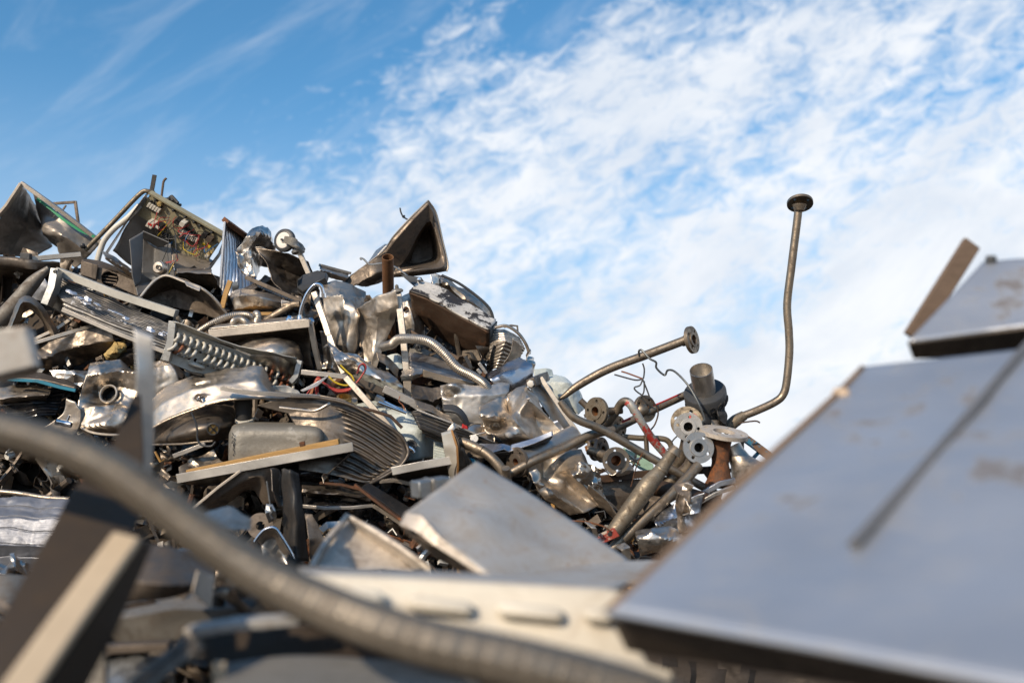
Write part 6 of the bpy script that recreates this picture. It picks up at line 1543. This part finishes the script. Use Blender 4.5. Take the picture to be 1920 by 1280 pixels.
# triangular tray
d0 = 2.55
th = thing("triangular_tray", "blurred dirty white triangular tray left of the grey plate", "tray", P(690, 1065, d0))
S("floor", None, None, [[(652, 975, .1), (660, 972, .1)], [(618, 1010, .0), (705, 1018, .05)], [(588, 1062, -.08), (780, 1070, -.02)]], "tray_white", d=d0, parent=th, amp=.006, seed=203)
T("rim", None, None, [(586, 1062, -.10), (615, 1012, -.04), (650, 968, .06), (700, 994, .02), (750, 1026, -.02), (806, 1068, -.04)], 7, "tray_white", d=d0, parent=th, smooth=False, n=10)
S("upper_wall", None, None, [[(650, 968, .06), (720, 1008, .0), (806, 1066, -.04)], [(658, 990, .10), (715, 1032, .05), (770, 1068, .0)]], "tray_white", d=d0, parent=th, amp=.003, th=.006)
# cream cabinet band
d0 = 1.55
th = thing("pressed_cream_sheet", "blurred cream pressed sheet with raised oblong bosses lying near the bottom centre", "panel", P(860, 1170, d0))
S("top_ledge", None, None, [[(560, 1064, .16), (800, 1072, .16), (1180, 1090, .14)], [(570, 1076, .0), (800, 1086, .0), (1150, 1106, .0)]], "plate_grey", d=d0, parent=th)
S("face", None, None, [[(560, 1076, .0), (800, 1087, .0), (1170, 1108, .0)], [(640, 1140, -.03), (860, 1165, -.03), (1180, 1180, -.03)], [(760, 1230, -.06), (950, 1240, -.06), (1240, 1290, -.06)]], "cream", d=d0, parent=th)
for q in (((762, 1128), (888, 1142)), ((930, 1140), (1058, 1154)), ((1092, 1150), (1150, 1158)), ((640, 1112), (722, 1122))):
    fr = frame_at((q[0][0], q[0][1] - 15), (q[1][0], q[1][1] - 15), (q[0][0], q[0][1] + 15), d0 - .035)
    mb = MB(); slab(mb, fr, 0, 1, 0, 1, -.012, .014); build("raised_boss", mb, "cream", th, bevel=.012)
S("lower_lip", None, None, [[(1060, 1220, -.1), (1150, 1226, -.1), (1260, 1260, -.1)], [(1090, 1240, -.12), (1160, 1256, -.12), (1260, 1300, -.12)]], "cream", d=d0, parent=th)
# braided hose
d0 = 1.25
hp = PTS([(-160, 768, .30), (-60, 790, .25), (20, 811, .22), (110, 838, .19), (200, 878, .16), (285, 934, .13), (375, 1002, .10), (475, 1070, .06), (594, 1130, .0), (773, 1197, -.08), (1000, 1250, -.14), (1180, 1300, -.18), (1300, 1350, -.2)], d0)
mb = MB(); mb.tube(hp, [.0262 + .0002 * i_ for i_ in range(13)], n=44, res=900, braid=lambda i, ph: 1.0 + .075 * sin(i * .72 + 4 * ph) * sin(i * .72 - 4 * ph) + .02 * noise.noise(Vector((i * .02, 3, 1))))
tag(build("braided_hose", mb, "hose_braid"), "thick blurred ribbed metal hose snaking across the bottom left", "hose")
# channel post, its sun and shade put into the part colours
d0 = 1.20
th = thing("channel_upright", "blurred dark channel post with an edge coloured cream for the sun on it leaning at the bottom left", "steel channel", P(100, 1280, d0))
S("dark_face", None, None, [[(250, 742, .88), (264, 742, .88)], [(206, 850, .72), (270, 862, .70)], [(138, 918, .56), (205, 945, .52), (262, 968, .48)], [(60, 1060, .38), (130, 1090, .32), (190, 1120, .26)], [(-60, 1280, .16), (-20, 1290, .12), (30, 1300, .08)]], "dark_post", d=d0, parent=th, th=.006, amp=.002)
B("sunlit_tone_edge", None, None, [(238, 1008, .28), (125, 1165, .12), (10, 1330, .0)], 66, 26, "cream_beam", d=d0 - .02, parent=th, bevel=.004)  # warm sunlight is part of this pale base colour
S("shade_tone_side", None, None, [[(262, 1010, .29), (285, 1015, .40)], [(160, 1170, .13), (215, 1180, .24)], [(50, 1340, .0), (130, 1340, .12)]], "dark_post", d=d0, parent=th, th=.006)  # near black base colour stands for the shade on this side
S("dark_sheet_behind", "dark blurred upright sheet edge right of the channel post", "sheet metal", [[(150, 1080, .1), (200, 1100, .1)], [(120, 1200, .05), (200, 1210, .05)], [(60, 1340, .0), (200, 1340, .0)]], "black_sheet", d=1.60, th=.008)
# upright blade
d0 = 2.15
th = thing("upright_metal_strip", "blurred upright grey blade shaped strip in front of the crumpled sink bowl", "sheet metal", P(255, 880, d0))
S("blade", None, None, [[(252, 612, .0), (286, 628, .0)], [(256, 700, -.02), (289, 700, .0)], [(252, 790, -.02), (288, 790, .0)], [(248, 900, -.02), (284, 895, .0)]], "steel_satin", d=d0, parent=th, th=.012)
# box at left
d0 = 1.85
th = thing("pale_box_end", "blurred pale grey box corner with rounded edge at the left border", "metal box", P(20, 700, d0))
S("front_face", None, None, [[(-80, 634, .05), (0, 618, .0), (46, 612, .0), (56, 618, .01)], [(-80, 690, .05), (0, 668, .0), (60, 660, .0), (68, 664, .01)], [(-80, 716, .05), (0, 702, .0), (66, 686, .0), (74, 688, .01)]], "plate_grey", d=d0, parent=th, th=.006)
S("underside", None, None, [[(-80, 717, .05), (0, 703, .0), (74, 688, .01)], [(-80, 725, .4), (0, 716, .35), (66, 700, .35)]], "stainless_dirty", d=d0, parent=th, th=.006)
S("right_side", None, None, [[(56, 618, .01), (62, 624, .2)], [(74, 688, .01), (72, 690, .2)]], "plate_grey", d=d0, parent=th, th=.006)
# big panel at right
d0 = 1.05
th = thing("large_metal_sheet", "large blurred blue grey metal sheet with a dark rod on it", "metal sheet", P(1500, 1250, d0))
TL, TR, BL, BR = (1622, 690, .85), (2150, 630, .62), (1142, 1142, .22), (2150, 1330, -.12)
pa, pb, pc = P(TL[0], TL[1], d0 + TL[2]), P(BL[0], BL[1], d0 + BL[2]), P(TR[0], TR[1], d0 + TR[2])
pn = (pb - pa).cross(pc - pa).normalized()
if pn.dot(FWD) > 0: pn = -pn
def on_face(px, py, h):
    r = P(px, py, 1.0) - CAM
    return CAM + r * ((pa - CAM).dot(pn) / r.dot(pn)) + pn * h
def face_off(px, py): return (on_face(px, py, 0) - CAM).dot(FWD) - d0
BR = (2150, 1330, face_off(2150, 1330))
S("face", None, None, [[TL, TR], [BL, BR]], "panel_blue", d=d0, parent=th, th=.006, amp=.0015, fq=2, seed=210, nu=50, nv=50, dents=((.3, .3, .3, .010), (.62, .5, .22, -.008), (.35, .75, .2, .007), (.2, .55, .08, -.004), (.5, .25, .1, .004)))
S("left_edge", None, None, [[(1612, 688, .85), (1620, 692, .85)], [(1560, 742, face_off(1570, 745)), (1570, 745, face_off(1570, 745))], [(1370, 914, face_off(1382, 918)), (1382, 918, face_off(1382, 918))], [(1136, 1138, .22), (1146, 1146, .22)]], "panel_edge", d=d0 - .006, parent=th, th=.012)
S("bottom_return", None, None, [[(1142, 1146, .22), (1600, 1226, face_off(1600, 1226)), (2150, 1334, BR[2])], [(1176, 1215, .30), (1600, 1282, face_off(1600, 1226) + .1), (2150, 1392, BR[2] + .1)]], "brown_steel", d=d0, parent=th, th=.006)  # brown base colour carries the shade under the lower edge
T("bottom_bead", None, None, [(1142, 1147, .22), (1600, 1227, face_off(1600, 1227)), (2150, 1335, BR[2])], 9, "panel_blue", d=d0 - .004, parent=th, smooth=False, res=4)
mb = MB(); mb.lathe(P(1578, 744, d0 + .74), NV(-.4, .4, .8), [(.016, 0), (.016, .012), (.001, .013)], 10); build("bolt_head", mb, "brown_steel", th)
mb = MB(); mb.tube([on_face(1602, 1030, .007), on_face(1750, 866, .007), on_face(1960, 615, .008)], .0075, n=12, smooth=False, res=8)
tag(build("thin_rod", mb, "panel_rod"), "thin dark rod lying slanted across the large blurred blue grey sheet", "rod")
# second panel
d0 = 1.95
th = thing("folded_metal_sheet", "smaller blurred blue sheet with a return coloured dark for its shade above the large one", "metal sheet", P(1800, 640, d0))
S("face", None, None, [[(1843, 493, .18), (1900, 488, .16), (2050, 480, .1)], [(1780, 560, .08), (1880, 556, .06), (2050, 540, .0)], [(1702, 642, .0), (1850, 622, -.02), (2050, 596, -.08)]], "panel_blue", d=d0, parent=th, th=.006)
S("shade_tone_return", None, None, [[(1702, 643, .0), (1850, 624, -.02), (2050, 598, -.08)], [(1712, 670, .08), (1850, 668, .06), (2050, 660, .0)]], "stainless_dark", d=d0, parent=th, th=.006)  # darker material than the face, standing in for shade under the fold
mb = MB(); mb.lathe(P(1858, 490, d0 + .17), NV(0, 1, .1), [(.012, 0), (.010, .012), (.001, .013)], 10); build("corner_stud", mb, "charcoal", th)
B("brown_plank", "blurred brown plank standing on end behind the smaller blue panel", "plank", [(1710, 634, .0), (1768, 542, .03), (1822, 456, .06)], 36, 12, "wood_brown", d=2.3, bevel=.003)
# bottom pieces
d0 = 2.1
S("grey_duct", "grey patched duct with brown seams lying behind the braided hose", "duct", [[(150, 1140, .15), (300, 1120, .15), (420, 1112, .15), (560, 1130, .2)], [(150, 1170, .0), (300, 1150, -.04), (420, 1140, .0), (560, 1160, .05)], [(150, 1215, .05), (300, 1205, .0), (420, 1190, .02), (560, 1190, .1)]], "duct_grey", d=d0 + .2, smooth=True, amp=.01, fq=6, seed=220)
S("brown_curved_sheet", "blurred brown curved sheet under the braided hose", "sheet metal", [[(255, 1010, .1), (330, 1030, .1), (400, 1060, .15)], [(230, 1080, .0), (320, 1100, -.05), (400, 1090, .05)], [(200, 1135, .0), (300, 1125, .0), (390, 1110, .0)]], "brown_steel", d=d0, smooth=True, amp=.008, seed=221)
mb = MB(); mb.lathe(P(342, 1052, 3.3), NV(.2, .3, 1), [(.03, -.03), (.045, -.01), (.042, .012), (.02, .028), (.001, .03)], 20)
tag(build("shiny_knob", mb, "stainless_bright"), "small shiny rounded knob in the hollow under the braided hose", "knob")
S("pale_bracket", "blurred pale upright bracket right of the brown curved sheet", "bracket", [[(370, 1070, .0), (400, 1080, .05)], [(360, 1110, .0), (395, 1140, .05)]], "tray_white", d=d0 - .1)
d0 = 1.55
th = thing("profile_frame", "blurred grooved grey profile frame corner at the bottom left", "metal frame", P(330, 1250, d0))
B("slanting_profile", None, None, [(368, 1200, .05), (290, 1262, -.02), (210, 1330, -.08)], 40, 30, "duct_grey", d=d0, parent=th, bevel=.003)
B("groove", None, None, [(355, 1204, .02), (276, 1266, -.05), (196, 1334, -.11)], 8, 10, "black_sheet", d=d0 - .03, parent=th)
B("long_profile", None, None, [(350, 1184, .05), (450, 1168, .05), (560, 1160, .08)], 20, 40, "plate_grey", d=d0, parent=th, bevel=.003)
S("dark_plate_under_hose", "dark blurred plate under the grooved profile frame", "plate", [[(375, 1192, .1), (560, 1172, .1), (800, 1215, .1), (900, 1240, .1)], [(400, 1290, .0), (600, 1290, .0), (900, 1320, .0)]], "dark_post", d=1.62, amp=.004, seed=222)
S("grey_tank_top", "blurred grey tank top at the bottom edge", "tank", [[(420, 1248, .2), (560, 1232, .2), (760, 1246, .2), (900, 1270, .2)], [(400, 1300, .0), (560, 1300, .0), (760, 1310, .0), (900, 1330, .0)]], "tank_paint", d=1.40, smooth=True, th=.008)
B("pale_post", "short blurred brown post between the dark plate and the grey tank top", "post", [(412, 1240), (412, 1300)], 22, 14, "cream_beam", d=1.5)
S("white_strip", "pale flat strip at the very bottom left behind the channel post", "strip", [[(195, 1236, .1), (300, 1226, .1)], [(195, 1290, .0), (260, 1280, .0)]], "galvanized", d=2.2, amp=.004)
B("dark_ledge", "dark ledge strip beneath the grey patched duct", "strip", [(195, 1215, .0), (320, 1208, .0)], 14, 30, "brown_steel", d=2.2)
S("blue_lit_scrap", "small blurred bluish scrap plate behind the braided hose", "sheet metal", [[(385, 962, .05), (430, 952, .0), (476, 970, .0)], [(400, 985, -.05), (440, 990, -.05), (470, 992, .0)]], "plate_grey", d=2.5, amp=.006, seed=223)
S("grey_ground_tank", "grey blurred drum side at the left border below the embossed sheet", "drum", [[(-80, 1078, .1), (0, 1076, .05), (70, 1082, .1)], [(-80, 1130, .0), (0, 1130, -.05), (50, 1130, .0)], [(-80, 1200, .05), (0, 1200, .0), (20, 1200, .05)]], "duct_grey", d=2.6, smooth=True)
# repeats of one kind share a group
GROUPS = {"crumpled_sheet": "crumpled stainless sheets in the heap", "flexible_conduit": "loops of grey flexible conduit", "pale_ribbon": "pale metal ribbons by the red plate",
          "steel_clip": "small steel clips under the rusty beam", "bright_profile": "aluminium profiles by the big blurred sheet", "bright_flange_pipe": "bright flanged pipes",
          "flat_bar": "pale flat bars in the heap", "angle_iron": "angle strips in the heap", "chrome_tube": "short chrome tubes on the enamel tank", "slanting_pipe": "slanting pipes under the tapered pipe",
          "slotted_rail": "grey rails over the curved skin", "bright_foil": "bright foils under the pipes", "enamel_tank": "grey green enamel pieces behind the flanged pipe",
          "bent_frame_rail": "frame rails in the dark hollow", "pale_white_flap": "pale flaps by the slotted rail"}
for o in list(scene.objects):
    k = o.name.split('.')[0]
    if o.parent is None and k in GROUPS and "group" not in o: o["group"] = GROUPS[k]
